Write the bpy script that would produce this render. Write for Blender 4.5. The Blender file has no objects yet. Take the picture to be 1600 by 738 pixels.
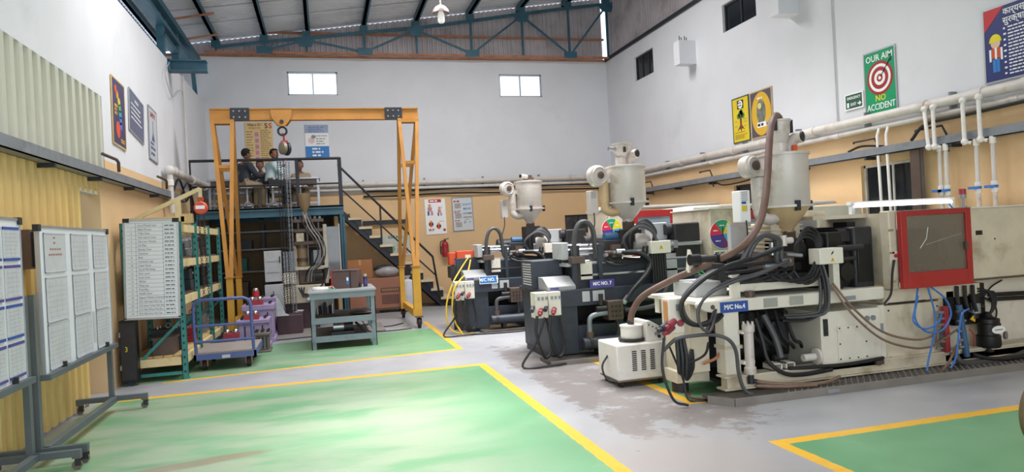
import bpy, bmesh, math, random
from mathutils import Vector, Matrix
R = math.radians
random.seed(7)
sc = bpy.context.scene
col = sc.collection

# ------------------------------------------------------------------ camera
cam_d = bpy.data.cameras.new('camera'); cam = bpy.data.objects.new('camera', cam_d); col.objects.link(cam)
yaw, pitch, roll = R(15.028), R(-.111), R(-2.999)
fw = Vector((math.sin(yaw)*math.cos(pitch), math.cos(yaw)*math.cos(pitch), math.sin(pitch)))
rt = Vector((math.cos(yaw), -math.sin(yaw), 0)); up = rt.cross(fw)
r2 = math.cos(roll)*rt + math.sin(roll)*up; u2 = -math.sin(roll)*rt + math.cos(roll)*up
cam.matrix_world = Matrix(((r2.x, u2.x, -fw.x, 0), (r2.y, u2.y, -fw.y, 0), (r2.z, u2.z, -fw.z, 1.6), (0, 0, 0, 1)))
cam_d.sensor_fit = 'HORIZONTAL'; cam_d.sensor_width = 36; cam_d.lens = 36*1097.6/1600
cam_d.clip_start = .05; cam_d.clip_end = 200
sc.camera = cam

# ------------------------------------------------------------------ sky and daylight
w = bpy.data.worlds.new('sky'); sc.world = w; w.use_nodes = True
bg = w.node_tree.nodes['Background']; bg.inputs[0].default_value = (.80, .90, 1, 1); bg.inputs[1].default_value = 3.2
def area(name, loc, rot, sx, sy, power, color, spread=180):
    d = bpy.data.lights.new(name, 'AREA'); d.shape = 'RECTANGLE'; d.size = sx; d.size_y = sy; d.energy = power; d.color = color; d.spread = R(spread)
    o = bpy.data.objects.new(name, d); o.location = loc; o.rotation_euler = rot; col.objects.link(o); return o
# daylight through the translucent roof sheets and the open shutter behind the camera, plus one added fill lamp
DAY = (1, .985, .98)
area('skylight_front', (.6, 5.2, 6.72), (0, 0, 0), 3.4, 2.4, 200, DAY, 105)
area('skylight_left', (-.4, 9.6, 6.6), (0, 0, 0), 2.2, 1.5, 230, DAY, 150)
area('skylight_right', (4.0, 9.8, 7.15), (0, 0, 0), 3.0, 1.6, 400, DAY, 84)
area('side_fill_lamp', (5.4, 7.4, 7.35), (0, 0, 0), 1.6, 1.6, 75, DAY, 80)  # added fill lamp that brightens the lower right wall; no translucent sheet overhead
area('skylight_rear', (2.6, 12.6, 6.95), (0, 0, 0), 5.0, .8, 600, DAY)
area('skylight_panel_a', (.55, 6.25, 6.68), (0, 0, 0), 2.0, .6, 32, DAY, 26)
area('skylight_panel_b', (.35, 4.25, 6.66), (0, 0, 0), 2.0, .6, 27, DAY, 26)
area('skylight_panel_c', (2.25, 5.0, 6.9), (0, 0, 0), 1.0, .8, 5, DAY, 30)
area('shutter_daylight', (1.5, -3.1, 2.3), (R(90), 0, 0), 7.5, 4.2, 400, (.96, .98, 1))
vs = sc.view_settings
sc.display_settings.display_device = 'sRGB'
vs.view_transform = 'Standard'; vs.look = 'None'; vs.gamma = 1; vs.use_curve_mapping = False; vs.exposure = -.7
sc.cycles.max_bounces = 7; sc.cycles.diffuse_bounces = 4; sc.cycles.glossy_bounces = 3
sc.cycles.sample_clamp_indirect = 6; sc.cycles.use_denoising = True

# ------------------------------------------------------------------ materials
def lin(h):
    if isinstance(h, str):
        h = h.lstrip('#'); c = [int(h[i:i+2], 16)/255 for i in (0, 2, 4)]
    else: c = h
    return [x/12.92 if x <= .04045 else ((x+.055)/1.055)**2.4 for x in c]
class NT:
    def __init__(s, m): s.t = m.node_tree; s.n = s.t.nodes; s.l = s.t.links
    def put(s, sock, v):
        if hasattr(v, 'is_output'): s.l.new(v, sock)
        else: sock.default_value = v
    def math(s, op, a, b=0., c=None, clamp=False):
        n = s.n.new('ShaderNodeMath'); n.operation = op; n.use_clamp = clamp
        s.put(n.inputs[0], a); s.put(n.inputs[1], b)
        if c is not None: s.put(n.inputs[2], c)
        return n.outputs[0]
    def noise(s, vec, scale, detail=3, rough=.55):
        n = s.n.new('ShaderNodeTexNoise'); n.inputs['Scale'].default_value = scale; n.inputs['Detail'].default_value = detail
        n.inputs['Roughness'].default_value = rough
        if vec is not None: s.l.new(vec, n.inputs['Vector'])
        return n.outputs['Fac']
    def mix(s, f, a, b):
        n = s.n.new('ShaderNodeMix'); n.data_type = 'RGBA'
        s.put(n.inputs[0], f); s.put(n.inputs[6], a); s.put(n.inputs[7], b); return n.outputs[2]
    def ramp(s, f, lo, hi):
        n = s.n.new('ShaderNodeMapRange'); n.interpolation_type = 'SMOOTHSTEP'
        s.put(n.inputs[0], f); n.inputs[1].default_value = lo; n.inputs[2].default_value = hi; return n.outputs[0]
    def coords(s, scale=(1, 1, 1)):
        tc = s.n.new('ShaderNodeTexCoord'); mp = s.n.new('ShaderNodeMapping'); mp.inputs['Scale'].default_value = scale
        s.l.new(tc.outputs['Object'], mp.inputs['Vector']); return mp.outputs[0]
def c4(h): return (*lin(h), 1)
MATS = {}
def M(name, colr, rough=.55, metal=0, var=.10, scale=4, bump=0, dirt=None, dscale=5, dlo=.52, dhi=.72, damt=.8, stretch=(1, 1, 1), spec=.5):
    if name in MATS: return MATS[name]
    m = bpy.data.materials.new(name); m.use_nodes = True; t = NT(m); b = t.n['Principled BSDF']
    v = t.coords(stretch); c = lin(colr)
    n1 = t.noise(v, scale, 4)
    base = t.mix(t.ramp(n1, .25, .75), (*[x*(1-var) for x in c], 1), (*[min(1, x*(1+var)) for x in c], 1))
    if dirt:
        n2 = t.noise(v, dscale, 6, .65)
        base = t.mix(t.math('MULTIPLY', t.ramp(n2, dlo, dhi), damt), base, c4(dirt))
    t.put(b.inputs['Base Color'], base)
    b.inputs['Roughness'].default_value = rough; b.inputs['Metallic'].default_value = metal; b.inputs['Specular IOR Level'].default_value = spec
    if bump:
        bn = t.n.new('ShaderNodeBump'); bn.inputs['Strength'].default_value = bump; bn.inputs['Distance'].default_value = .01
        t.l.new(t.noise(v, scale*6, 4), bn.inputs['Height']); t.l.new(bn.outputs[0], b.inputs['Normal'])
    MATS[name] = m; return m
def emit(name, colr, strength):
    m = bpy.data.materials.new(name); m.use_nodes = True; b = m.node_tree.nodes['Principled BSDF']
    b.inputs['Base Color'].default_value = c4(colr); b.inputs['Emission Color'].default_value = c4(colr); b.inputs['Emission Strength'].default_value = strength
    MATS[name] = m; return m
def glass(name, colr, alpha, rough=.08):
    m = bpy.data.materials.new(name); m.use_nodes = True; t = NT(m); b = t.n['Principled BSDF']
    b.inputs['Base Color'].default_value = c4(colr); b.inputs['Roughness'].default_value = rough
    n = t.noise(t.coords(), 6, 4); t.put(b.inputs['Alpha'], t.math('ADD', t.math('MULTIPLY', n, .25), alpha-.12)); MATS[name] = m; return m

white_wall = M('white_paint', '#dcdde2', .75, var=.03, scale=1.2, bump=.08, dirt='#c3c4c8', dscale=.7, dlo=.55, dhi=.8, damt=.5)
yellow_wall = M('yellow_paint', '#e0bd90', .7, var=.04, scale=1.5, bump=.06, dirt='#b99a6c', dscale=1.1, dlo=.58, dhi=.8, damt=.5)
sheet_yellow = M('yellow_sheet', '#dfc078', .45, var=.06, scale=1.2, dirt='#b48f52', dscale=2, damt=.5, stretch=(1, 1, .3))
sheet_grey = M('fibre_sheet', '#c9c8b8', .4, var=.06, scale=2, dirt='#a5a491', dscale=2, damt=.5, stretch=(1, 1, .3))
roof_sheet = M('roof_sheet', '#d8d8de', .5, 0, var=.08, scale=1.2, dirt='#a9aab2', dscale=1.5, damt=.5)
clad_sheet = M('cladding_sheet', '#c2babd', .55, 0, var=.14, scale=1.5, dirt='#857b7e', dscale=1.2, damt=.6)
clad_light = M('cladding_light', '#b6bbbf', .5, .1, var=.1, scale=1.5)
teal = M('teal_steel', '#356072', .5, var=.12, scale=3, dirt='#23404d', dscale=4, damt=.6)
teal2 = M('rack_teal', '#2f7f7c', .5, var=.1, scale=4, dirt='#28504f', dscale=6, damt=.5)
rust = M('rust_edge', '#b07a5c', .8, var=.2, scale=6)
darksteel = M('dark_steel', '#33343a', .5, .3, var=.15, scale=5)
railm = M('rail_black', '#2a2b33', .45, .2, var=.1)
galv = M('galvanised', '#8c9198', .5, .45, var=.1, scale=6, dirt='#6d6f74', damt=.5)
pvc = M('pvc_pipe', '#d2ccc6', .45, var=.06, scale=5, dirt='#a58b74', dscale=3, damt=.6)
pvc_w = M('pvc_white', '#e9e4de', .4, var=.04, scale=5, dirt='#b9a38c', dscale=4, damt=.4)
cable = M('black_cable', '#1d1d20', .55, var=.1)
hosegrey = M('grey_hose', '#4a4a4d', .5, var=.1)
crane_y = M('crane_yellow', '#bb8238', .5, var=.12, scale=3, dirt='#94603a', dscale=6, dlo=.55, dhi=.75, damt=.7)
cream = M('machine_cream', '#dfdacd', .5, var=.06, scale=4, dirt='#9c8767', dscale=5, dlo=.57, dhi=.78, damt=.6)
creamd = M('machine_dirty_cream', '#cfc5b0', .5, var=.08, scale=4, dirt='#8a7350', dscale=3, dlo=.5, dhi=.75, damt=.6)
hopm = M('hopper_white', '#cbc3bd', .42, .1, var=.07, scale=3, dirt='#8f7558', dscale=3.2, dlo=.50, dhi=.74, damt=.7)
hopb = M('hopper_tan', '#c6ab84', .5, .1, var=.12, scale=4, dirt='#83653f', dscale=4, dlo=.5, dhi=.7, damt=.7)
navy = M('machine_navy', '#353b46', .5, var=.10, scale=4, dirt='#25282f', dscale=5, damt=.6)
lgrey = M('console_grey', '#b6b8ba', .5, var=.06, scale=4, dirt='#8f8b84', damt=.4)
iron = M('black_iron', '#37373a', .5, .4, var=.2, scale=5, dirt='#4a3d33', dscale=6, damt=.5)
oily = M('oily_dark', '#1c1b1c', .45, .2, var=.3, scale=6)
chrome = M('chrome', '#c9ccd0', .2, .95, var=.05)
steel = M('bright_steel', '#a9abb0', .35, .8, var=.1)
brownm = M('valve_brown', '#5f4f47', .5, .3, var=.15, scale=6)
redm = M('guard_red', '#a52a2c', .42, var=.06, scale=4, dirt='#8f2224', damt=.4)
red2 = M('signal_red', '#c4262b', .4, var=.05)
plug_red = M('plug_red', '#8c3a44', .5, var=.06)
brick_r = M('manifold_red', '#a03038', .5, var=.1)
bluehose = M('blue_hose', '#3a72bd', .35, var=.05)
brownhose = M('brown_hose', '#7a6354', .5, var=.1)
suction = M('suction_hose', '#6d534a', .45, var=.12, scale=9)
bluem = M('filter_blue', '#3a5f85', .45, var=.1)
signblue = M('sign_blue', '#2c50a0', .4, var=.03)
signpurple = M('sign_violet', '#4a4690', .4, var=.03)
signsky = M('sign_sky_blue', '#2f7cc4', .4, var=.03)
white = M('white_print', '#f2f2f2', .5, var=.01)
black = M('black_print', '#1a1a1e', .5, var=.02)
greyp = M('grey_print', '#8d9097', .6, var=.05)
inkgrey = M('pen_ink', '#6a6f7c', .6, var=.05)
board_w = M('board_white', '#e4e8ee', .22, var=.02)
paper = M('paper_sheet', '#bfc1c6', .45, var=.06, scale=9)
alu = M('aluminium', '#b2b5ba', .4, .7, var=.05)
standm = M('stand_grey', '#5b6469', .5, .2, var=.08)
plate = M('checker_steel', '#5f5a56', .5, .45, var=.15, scale=5, dirt='#4b443f', dscale=4, damt=.6)
beamcream = M('rack_beam_cream', '#dcc898', .5, var=.08, scale=4, dirt='#a38a5c', damt=.5)
wood = M('timber', '#c9ab78', .7, var=.15, scale=5, stretch=(1, 6, 1))
trolblue = M('trolley_blue', '#4a5c94', .4, var=.08)
trolgrey = M('deck_grey', '#8f8681', .6, var=.12, scale=5, dirt='#6a5c52', damt=.5)
lilac = M('lilac_paint', '#a190b5', .5, var=.08, dirt='#6f5f80', damt=.4)
mauve = M('dark_maroon', '#4a333a', .55, var=.12)
tablegrey = M('table_grey', '#76838b', .5, var=.07, dirt='#59626a', dscale=5, damt=.5)
carton = M('cardboard', '#a8734b', .8, var=.06, scale=3)
carton2 = M('cardboard_dark', '#9c6a55', .8, var=.06, scale=3)
console_g = M('console_dull', '#97989a', .5, var=.06, scale=4, dirt='#77736c', damt=.4)
polyth = M('polythene', '#b9bcc0', .3, var=.15, scale=6)
extred = M('extinguisher_red', '#a3222f', .35, var=.05)
orange = M('box_orange', '#d2502c', .5, var=.06)
yelcable = M('yellow_cable', '#e0b52e', .45, var=.05)
crane_low = M('crane_yellow_low', '#d39e34', .5, var=.12, scale=3, dirt='#94603a', dscale=6, dlo=.58, dhi=.78, damt=.6)
hoistred = M('hoist_red', '#cf4a35', .45, var=.1)
rubber = M('rubber', '#262423', .7, var=.15)
olive = M('tan_hose', '#6d5c42', .6, var=.15, scale=8)
toolgrey = M('toolbox_grey', '#5d4a48', .5, var=.12)
skin = M('skin', '#875a43', .55, var=.06); hairm = M('hair_black', '#0e0b0b', .8, var=.2)
eyew = M('eye_white', '#e8e2da', .4, var=.01); lips = M('lips', '#6b3c33', .5, var=.03)
jacket = M('jacket_dark', '#30363f', .8, var=.12, scale=9); shirtb = M('shirt_pale_blue', '#b9cfd4', .8, var=.06, scale=9)
khaki = M('khaki_cloth', '#9d8a70', .85, var=.08, scale=9); darkcl = M('dark_cloth', '#2c2b30', .85, var=.1, scale=9)
beige = M('uniform_beige', '#a5977c', .85, var=.08, scale=9)
lightw = emit('tube_light', '#f4f6ff', 5)
bulbm = emit('lamp_bulb', '#f2f2ef', .6)
lampm = M('lamp_shade', '#9a8a86', .4, .3, var=.1)
guard_glass = glass('guard_window', '#736b60', .74, .06)
blue_glass = glass('guard_window_clear', '#8fa3b4', .7, .1)
pane = glass('window_pane', '#e8f0f5', .2, .05)
dark_pane = glass('dark_window_pane', '#20252b', .9, .12)
inner_dark = M('inner_dark', '#26272a', .7, var=.2)
tan_hop = M('press_hopper', '#8a7355', .5, var=.15)

# ------------------------------------------------------------------ geometry helpers
class MB:
    def __init__(s): s.v = []; s.f = []; s.mi = []; s.cur = 0
    def add(s, vs, fs):
        o = len(s.v); s.v += [tuple(v) for v in vs]; s.f += [tuple(i+o for i in f) for f in fs]; s.mi += [s.cur]*len(fs); return s
    def box(s, x0, x1, y0, y1, z0, z1):
        x0, x1 = min(x0, x1), max(x0, x1); y0, y1 = min(y0, y1), max(y0, y1); z0, z1 = min(z0, z1), max(z0, z1)
        return s.add([(x0,y0,z0),(x1,y0,z0),(x1,y1,z0),(x0,y1,z0),(x0,y0,z1),(x1,y0,z1),(x1,y1,z1),(x0,y1,z1)],
                     [(0,3,2,1),(4,5,6,7),(0,1,5,4),(1,2,6,5),(2,3,7,6),(3,0,4,7)])
    def cyl(s, p0, p1, r0, r1=None, n=14):
        r1 = r0 if r1 is None else r1
        p0 = Vector(p0); p1 = Vector(p1); d = (p1-p0).normalized()
        a = d.orthogonal().normalized(); b = d.cross(a)
        vs = []
        for p, r in ((p0, r0), (p1, r1)):
            for i in range(n):
                t = 2*math.pi*i/n; vs.append(p+r*(math.cos(t)*a+math.sin(t)*b))
        fs = [(i, (i+1) % n, n+(i+1) % n, n+i) for i in range(n)]
        fs += [tuple(range(n-1, -1, -1)), tuple(range(n, 2*n))]
        return s.add(vs, fs)
    def tube(s, pts, r, n=8, sub=6, straight=False):
        P = [Vector(p) for p in pts]
        if not straight and len(P) > 2:
            Q = []
            E = [P[0]*2-P[1]]+P+[P[-1]*2-P[-2]]
            for i in range(1, len(E)-2):
                for k in range(sub):
                    t = k/sub; a, b, c, d = E[i-1], E[i], E[i+1], E[i+2]
                    Q.append(.5*((2*b)+(c-a)*t+(2*a-5*b+4*c-d)*t*t+(3*b-a-3*c+d)*t**3))
            Q.append(P[-1]); P = Q
        vs = []; nrm = None
        for i, p in enumerate(P):
            d = (P[min(i+1, len(P)-1)]-P[max(i-1, 0)])
            if d.length < 1e-9: d = Vector((0, 0, 1))
            d.normalize()
            nrm = d.orthogonal().normalized() if nrm is None else (nrm-d*nrm.dot(d)).normalized()
            b = d.cross(nrm)
            for k in range(n):
                t = 2*math.pi*k/n; vs.append(p+r*(math.cos(t)*nrm+math.sin(t)*b))
        fs = []
        for i in range(len(P)-1):
            for k in range(n): fs.append((i*n+k, i*n+(k+1) % n, (i+1)*n+(k+1) % n, (i+1)*n+k))
        m = (len(P)-1)*n
        fs += [tuple(range(n-1, -1, -1)), tuple(range(m, m+n))]
        return s.add(vs, fs)
    def lathe(s, prof, c, n=28, axis=(0, 0, 1)):
        d = Vector(axis).normalized(); a = d.orthogonal().normalized(); b = d.cross(a); c = Vector(c)
        vs = []
        for r, z in prof:
            r = max(r, 1e-4)
            for i in range(n):
                t = 2*math.pi*i/n; vs.append(c+d*z+r*(math.cos(t)*a+math.sin(t)*b))
        m = len(prof); fs = []
        for j in range(m-1):
            for i in range(n): fs.append((j*n+i, j*n+(i+1) % n, (j+1)*n+(i+1) % n, (j+1)*n+i))
        fs += [tuple(range(n-1, -1, -1)), tuple(range((m-1)*n, m*n))]
        return s.add(vs, fs)
    def prism(s, poly, axis, a, b):
        # poly in the plane across the axis: x -> (y,z), y -> (x,z), z -> (x,y)
        mk = {'x': lambda p, t: (t, p[0], p[1]), 'y': lambda p, t: (p[0], t, p[1]), 'z': lambda p, t: (p[0], p[1], t)}[axis]
        n = len(poly); vs = [mk(p, a) for p in poly]+[mk(p, b) for p in poly]
        return s.add(vs, [tuple(range(n)), tuple(range(2*n-1, n-1, -1))]+[(i, n+i, n+(i+1) % n, (i+1) % n) for i in range(n)])
    def bar(s, p0, p1, w, h=None, upv=(0, 0, 1)):
        h = h or w; p0 = Vector(p0); p1 = Vector(p1); d = (p1-p0).normalized(); u = Vector(upv)
        if abs(d.dot(u)) > .99: u = Vector((0, 1, 0))
        a = d.cross(u).normalized()*w/2; b = a.cross(d).normalized()*h/2
        vs = [p+i*a+j*b for p in (p0, p1) for i, j in ((-1, -1), (1, -1), (1, 1), (-1, 1))]
        return s.add(vs, [(3,2,1,0),(4,5,6,7),(0,1,5,4),(1,2,6,5),(2,3,7,6),(3,0,4,7)])
    def sphere(s, c, r, n=14, m=9, sc3=(1, 1, 1)):
        pr = [(r*math.sin(math.pi*i/m), -r*math.cos(math.pi*i/m)) for i in range(m+1)]
        o = len(s.v); s.lathe(pr, (0, 0, 0), n)
        for i in range(o, len(s.v)):
            x, y, z = s.v[i]; s.v[i] = (c[0]+x*sc3[0], c[1]+y*sc3[1], c[2]+z*sc3[2])
        return s
    def torus(s, c, R0, r, axis=(0, 0, 1), n=28, k=8, a0=0, a1=2*math.pi):
        d = Vector(axis).normalized(); a = d.orthogonal().normalized(); b = d.cross(a); c = Vector(c)
        full = abs(a1-a0-2*math.pi) < 1e-6
        pts = [c+R0*(math.cos(a0+(a1-a0)*i/n)*a+math.sin(a0+(a1-a0)*i/n)*b) for i in range(n+1)]
        return s.tube(pts, r, k, straight=True)
    def move(s, o, dx, dy, dz):
        for i in range(o, len(s.v)): x, y, z = s.v[i]; s.v[i] = (x+dx, y+dy, z+dz)
ORG = {}
def _mesh(name, mb, mats, org):
    me = bpy.data.meshes.new(name)
    me.from_pydata([(x-org[0], y-org[1], z-org[2]) for x, y, z in mb.v], [], mb.f)
    for m in (mats if isinstance(mats, (list, tuple)) else [mats]): me.materials.append(m)
    if isinstance(mats, (list, tuple)) and len(mats) > 1: me.polygons.foreach_set('material_index', mb.mi)
    bm = bmesh.new(); bm.from_mesh(me); bmesh.ops.recalc_face_normals(bm, faces=bm.faces); bm.to_mesh(me); bm.free()
    me.shade_smooth(); me.set_sharp_from_angle(angle=R(38))
    return me
def tag(o, label, cat, group=None, kind=None):
    if label: o['label'] = label
    if cat: o['category'] = cat
    if group: o['group'] = group
    if kind: o['kind'] = kind
    return o
def thing(name, label, cat, loc=(0, 0, 0), group=None, rz=0):
    o = bpy.data.objects.new(name, None); o.empty_display_size = .1; col.objects.link(o)
    o.location = loc; o.rotation_euler = (0, 0, rz); ORG[o.name] = Vector(loc) if not rz else Vector((0, 0, 0))
    return tag(o, label, cat, group)
def local(o): ORG[o.name] = Vector((0, 0, 0)); return o     # parts of this thing are given in its own frame
def part(name, mb, mat, parent, label=None, bev=0, kind=None):
    org = ORG[parent.name]
    o = bpy.data.objects.new(name, _mesh(name, mb, mat, org)); col.objects.link(o); o.parent = parent
    ORG[o.name] = org
    if label: o['label'] = label
    if kind: o['kind'] = kind
    if bev:
        b = o.modifiers.new('bevel', 'BEVEL'); b.width = bev; b.segments = 2; b.limit_method = 'ANGLE'; b.angle_limit = R(40)
    return o
def solid(name, mb, mat, label=None, cat=None, group=None, kind=None, bev=0):
    xs = [v[0] for v in mb.v]; ys = [v[1] for v in mb.v]; zs = [v[2] for v in mb.v]
    org = Vector(((min(xs)+max(xs))/2, (min(ys)+max(ys))/2, min(zs)))
    o = bpy.data.objects.new(name, _mesh(name, mb, mat, org)); o.location = org; col.objects.link(o); ORG[o.name] = org
    if bev:
        b = o.modifiers.new('bevel', 'BEVEL'); b.width = bev; b.segments = 2; b.limit_method = 'ANGLE'; b.angle_limit = R(40)
    return tag(o, label, cat, group, kind)
def struct(name, mb, mat, bev=0): 
    o = bpy.data.objects.new(name, _mesh(name, mb, mat, (0, 0, 0))); col.objects.link(o); ORG[o.name] = Vector((0, 0, 0)); o['kind'] = 'structure'
    return o
def dup(o, parent=None):
    c = o.copy(); col.objects.link(c); ORG[c.name] = ORG.get(o.name, Vector((0, 0, 0)))
    if parent is not None: c.parent = parent
    for ch in list(o.children): dup(ch, c)
    return c
def box(*a): return MB().box(*a)
def tube(pts, r, n=8, **k): return MB().tube(pts, r, n, **k)
def cyl(*a, **k): return MB().cyl(*a, **k)
DG = None
def text_mb(body, size, align='CENTER', ext=.0015, sx=1., shear=0, bold=0.):
    cu = bpy.data.curves.new('t', 'FONT'); cu.body = body; cu.size = size; cu.align_x = align; cu.align_y = 'CENTER'; cu.extrude = ext; cu.resolution_u = 2; cu.shear = shear; cu.offset = size*bold
    ob = bpy.data.objects.new('t', cu); col.objects.link(ob)
    dg = bpy.context.evaluated_depsgraph_get(); me = bpy.data.meshes.new_from_object(ob.evaluated_get(dg))
    mb = MB(); mb.v = [(v.co.x*sx, -v.co.z, v.co.y) for v in me.vertices]; mb.f = [tuple(p.vertices) for p in me.polygons]; mb.mi = [0]*len(mb.f)
    bpy.data.objects.remove(ob); bpy.data.curves.remove(cu); bpy.data.meshes.remove(me)
    return mb
def words_mb(x0, x1, z, h, y, rng, ext=.001, fill=.95):
    mb = MB(); x = x0; end = x0+(x1-x0)*fill
    while x < end:
        wl = min(rng.uniform(1.2, 4.5)*h, end-x)
        if wl > h*.4: mb.box(x, x+wl, y-ext, y, z-h/2, z+h/2)
        x += wl+h*.7
    return mb
def merge(*mbs):
    r = MB()
    for m in mbs: r.add(m.v, m.f)
    return r
def shifted(mb, dx, dy, dz):
    mb.v = [(x+dx, y+dy, z+dz) for x, y, z in mb.v]; return mb

# ------------------------------------------------------------------ setting: floor
def floor_material():
    m = bpy.data.materials.new('painted_floor'); m.use_nodes = True; t = NT(m); b = t.n['Principled BSDF']
    v = t.coords(); sp = t.n.new('ShaderNodeSeparateXYZ'); t.l.new(v, sp.inputs[0])
    wob = t.math('MULTIPLY', t.math('SUBTRACT', t.noise(v, 9, 3), .5), .03)
    x = t.math('ADD', sp.outputs[0], wob); y = t.math('ADD', sp.outputs[1], wob)
    def rect(x0, x1, y0, y1, yy=y):
        g = lambda a, c: t.math('GREATER_THAN', a, c)
        l = lambda a, c: t.math('LESS_THAN', a, c)
        return t.math('MULTIPLY', t.math('MULTIPLY', g(x, x0), l(x, x1)), t.math('MULTIPLY', g(yy, y0), l(yy, y1)))
    mx = lambda *a: a[0] if len(a) == 1 else t.math('MAXIMUM', a[0], mx(*a[1:]))
    ys = t.math('SUBTRACT', y, t.math('MULTIPLY', x, .125))          # the rear line runs a little askew
    green = mx(rect(-2.45, 1.80, -3, 8.56), rect(-2.3, 1.80, 9.80, 12.35, ys), rect(3.16, 7.55, 5.80, 9.2), rect(3.13, 7.55, -3, 4.40))
    line = mx(rect(-2.45, 1.88, 8.53, 8.65), rect(1.78, 1.885, -3, 8.65), rect(-2.0, 1.86, 9.70, 9.80, ys), rect(1.77, 1.86, 9.70, 13.4, ys),
              rect(3.08, 3.18, 5.68, 9.0), rect(3.08, 3.5, 5.68, 5.79), rect(3.04, 7.55, 4.36, 4.47), rect(3.04, 3.14, -3, 4.47))
    n_big = t.noise(v, .8, 5, .6); n_mid = t.noise(v, 3.2, 6, .7); n_fine = t.noise(v, 16, 5, .7)
    grey = t.mix(t.ramp(n_big, .35, .65), c4('#98999d'), c4('#a6a6a9'))
    # worn coating in the aisle: bare brownish concrete
    aisle = t.math('MULTIPLY', t.math('MULTIPLY', t.ramp(x, 1.75, 2.3), t.ramp(x, 4.4, 3.2)), t.math('MULTIPLY', t.ramp(y, 3.2, 5.6), t.ramp(y, 12.5, 8.5)))
    worn = t.ramp(t.math('ADD', t.math('MULTIPLY', n_mid, .55), t.math('MULTIPLY', aisle, .30)), .50, .56)
    worn = t.math('MULTIPLY', worn, t.ramp(aisle, .02, .2))
    grey = t.mix(t.math('MULTIPLY', worn, .85), grey, c4('#7b7370'))
    grey = t.mix(t.math('MULTIPLY', t.ramp(n_fine, .63, .75), .35), grey, c4('#7d746e'))
    grey = t.mix(t.math('MULTIPLY', t.math('MULTIPLY', t.ramp(y, 5.4, 4.4), t.ramp(x, 3.4, 2.4)), .7), grey, c4('#a59c98'))
    spot = t.math('MULTIPLY', t.ramp(t.noise(v, 7, 2, .5), .70, .73), t.ramp(n_big, .45, .55))
    grey = t.mix(t.math('MULTIPLY', spot, .6), grey, c4('#756a64'))
    gr = t.mix(t.ramp(n_big, .3, .7), c4('#62956c'), c4('#74a27b'))
    gr = t.mix(t.math('MULTIPLY', spot, .45), gr, c4('#8d8a7c'))
    gr = t.mix(t.math('MULTIPLY', t.ramp(n_mid, .58, .78), .35), gr, c4('#9bb89a'))
    # the front bay is rubbed pale by traffic
    rub = t.math('MULTIPLY', t.math('MULTIPLY', t.ramp(x, 1.8, .6), t.ramp(y, 13.5, 9.0)), t.math('MULTIPLY', t.ramp(t.noise(t.coords((.8, 2.2, 1)), 1.1, 5, .6), .33, .60), .80))
    gr = t.mix(rub, gr, c4('#9ba690'))
    scr = t.noise(t.coords((1.2, 6, 1)), 1.6, 6, .75)
    gr = t.mix(t.math('MULTIPLY', t.ramp(scr, .64, .70), .55), gr, c4('#7c8770'))
    gr = t.mix(t.math('MULTIPLY', t.ramp(n_fine, .66, .72), .5), gr, c4('#8a9a80'))
    # a long brown scuff near the front of the large green bay
    dx = t.math('DIVIDE', t.math('SUBTRACT', sp.outputs[0], -1.05), .75); dy = t.math('DIVIDE', t.math('SUBTRACT', sp.outputs[1], t.math('ADD', 5.98, t.math('MULTIPLY', sp.outputs[0], .22))), .12)
    d2 = t.math('ADD', t.math('ADD', t.math('MULTIPLY', dx, dx), t.math('MULTIPLY', dy, dy)), t.math('MULTIPLY', n_mid, 1.2))
    gr = t.mix(t.math('MULTIPLY', t.ramp(d2, 1.5, .9), .75), gr, c4('#8a7a68'))
    col0 = t.mix(green, grey, gr)
    yl = t.mix(t.math('MULTIPLY', t.ramp(n_mid, .5, .75), .45), c4('#e2b03a'), c4('#b98f4c'))
    col1 = t.mix(t.math('MULTIPLY', line, t.ramp(n_fine, .80, .66)), col0, yl)
    t.put(b.inputs['Base Color'], col1)
    t.put(b.inputs['Roughness'], t.math('ADD', .24, t.math('MULTIPLY', n_mid, .22)))
    bn = t.n.new('ShaderNodeBump'); bn.inputs['Strength'].default_value = .08; bn.inputs['Distance'].default_value = .01
    t.l.new(n_mid, bn.inputs['Height']); t.l.new(bn.outputs[0], b.inputs['Normal'])
    return m
struct('floor', box(-5, 10.6, -3.2, 17.85, -.15, 0), floor_material())

# ------------------------------------------------------------------ walls
def wall_cells(us, zs, holes, zsplit, mk):
    """wall as boxes between cut lines, leaving the holes open; lower cells take material 1"""
    mb = MB()
    us = sorted(set(us+[h[0] for h in holes]+[h[1] for h in holes])); zs = sorted(set(zs+[zsplit]+[h[2] for h in holes]+[h[3] for h in holes]))
    for i in range(len(us)-1):
        for k in range(len(zs)-1):
            cu, cz = (us[i]+us[i+1])/2, (zs[k]+zs[k+1])/2
            if any(h[0] < cu < h[1] and h[2] < cz < h[3] for h in holes): continue
            mb.cur = 1 if cz < zsplit else 0
            mb.box(*mk(us[i], us[i+1]), zs[k], zs[k+1])
    return mb
WM = [white_wall, yellow_wall]
holes_b = [(-.64, .53, 5.22, 5.79), (4.60, 5.75, 5.18, 5.77), (6.2, 7.0, 1.55, 2.04)]
wall_back = struct('wall_back', wall_cells([-3.3, 7.75], [0, 6.12], holes_b, 2.81, lambda a, b: (a, b, 17.6, 17.8)), WM)
holes_r = [(14.86, 15.87, 5.2, 5.78), (10.85, 11.92, 5.25, 5.78), (7.55, 8.55, 1.0, 2.33), (10.9, 11.82, 1.0, 2.31)]
wall_right = struct('wall_right', wall_cells([-3.2, 17.6], [0, 6.12], holes_r, 2.80, lambda a, b: (7.6, 7.8, a, b)), WM)
lm = wall_cells([9.46, 17.6], [0, 5.02], [], 2.76, lambda a, b: (-2.72, -2.5, a, b))
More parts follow.
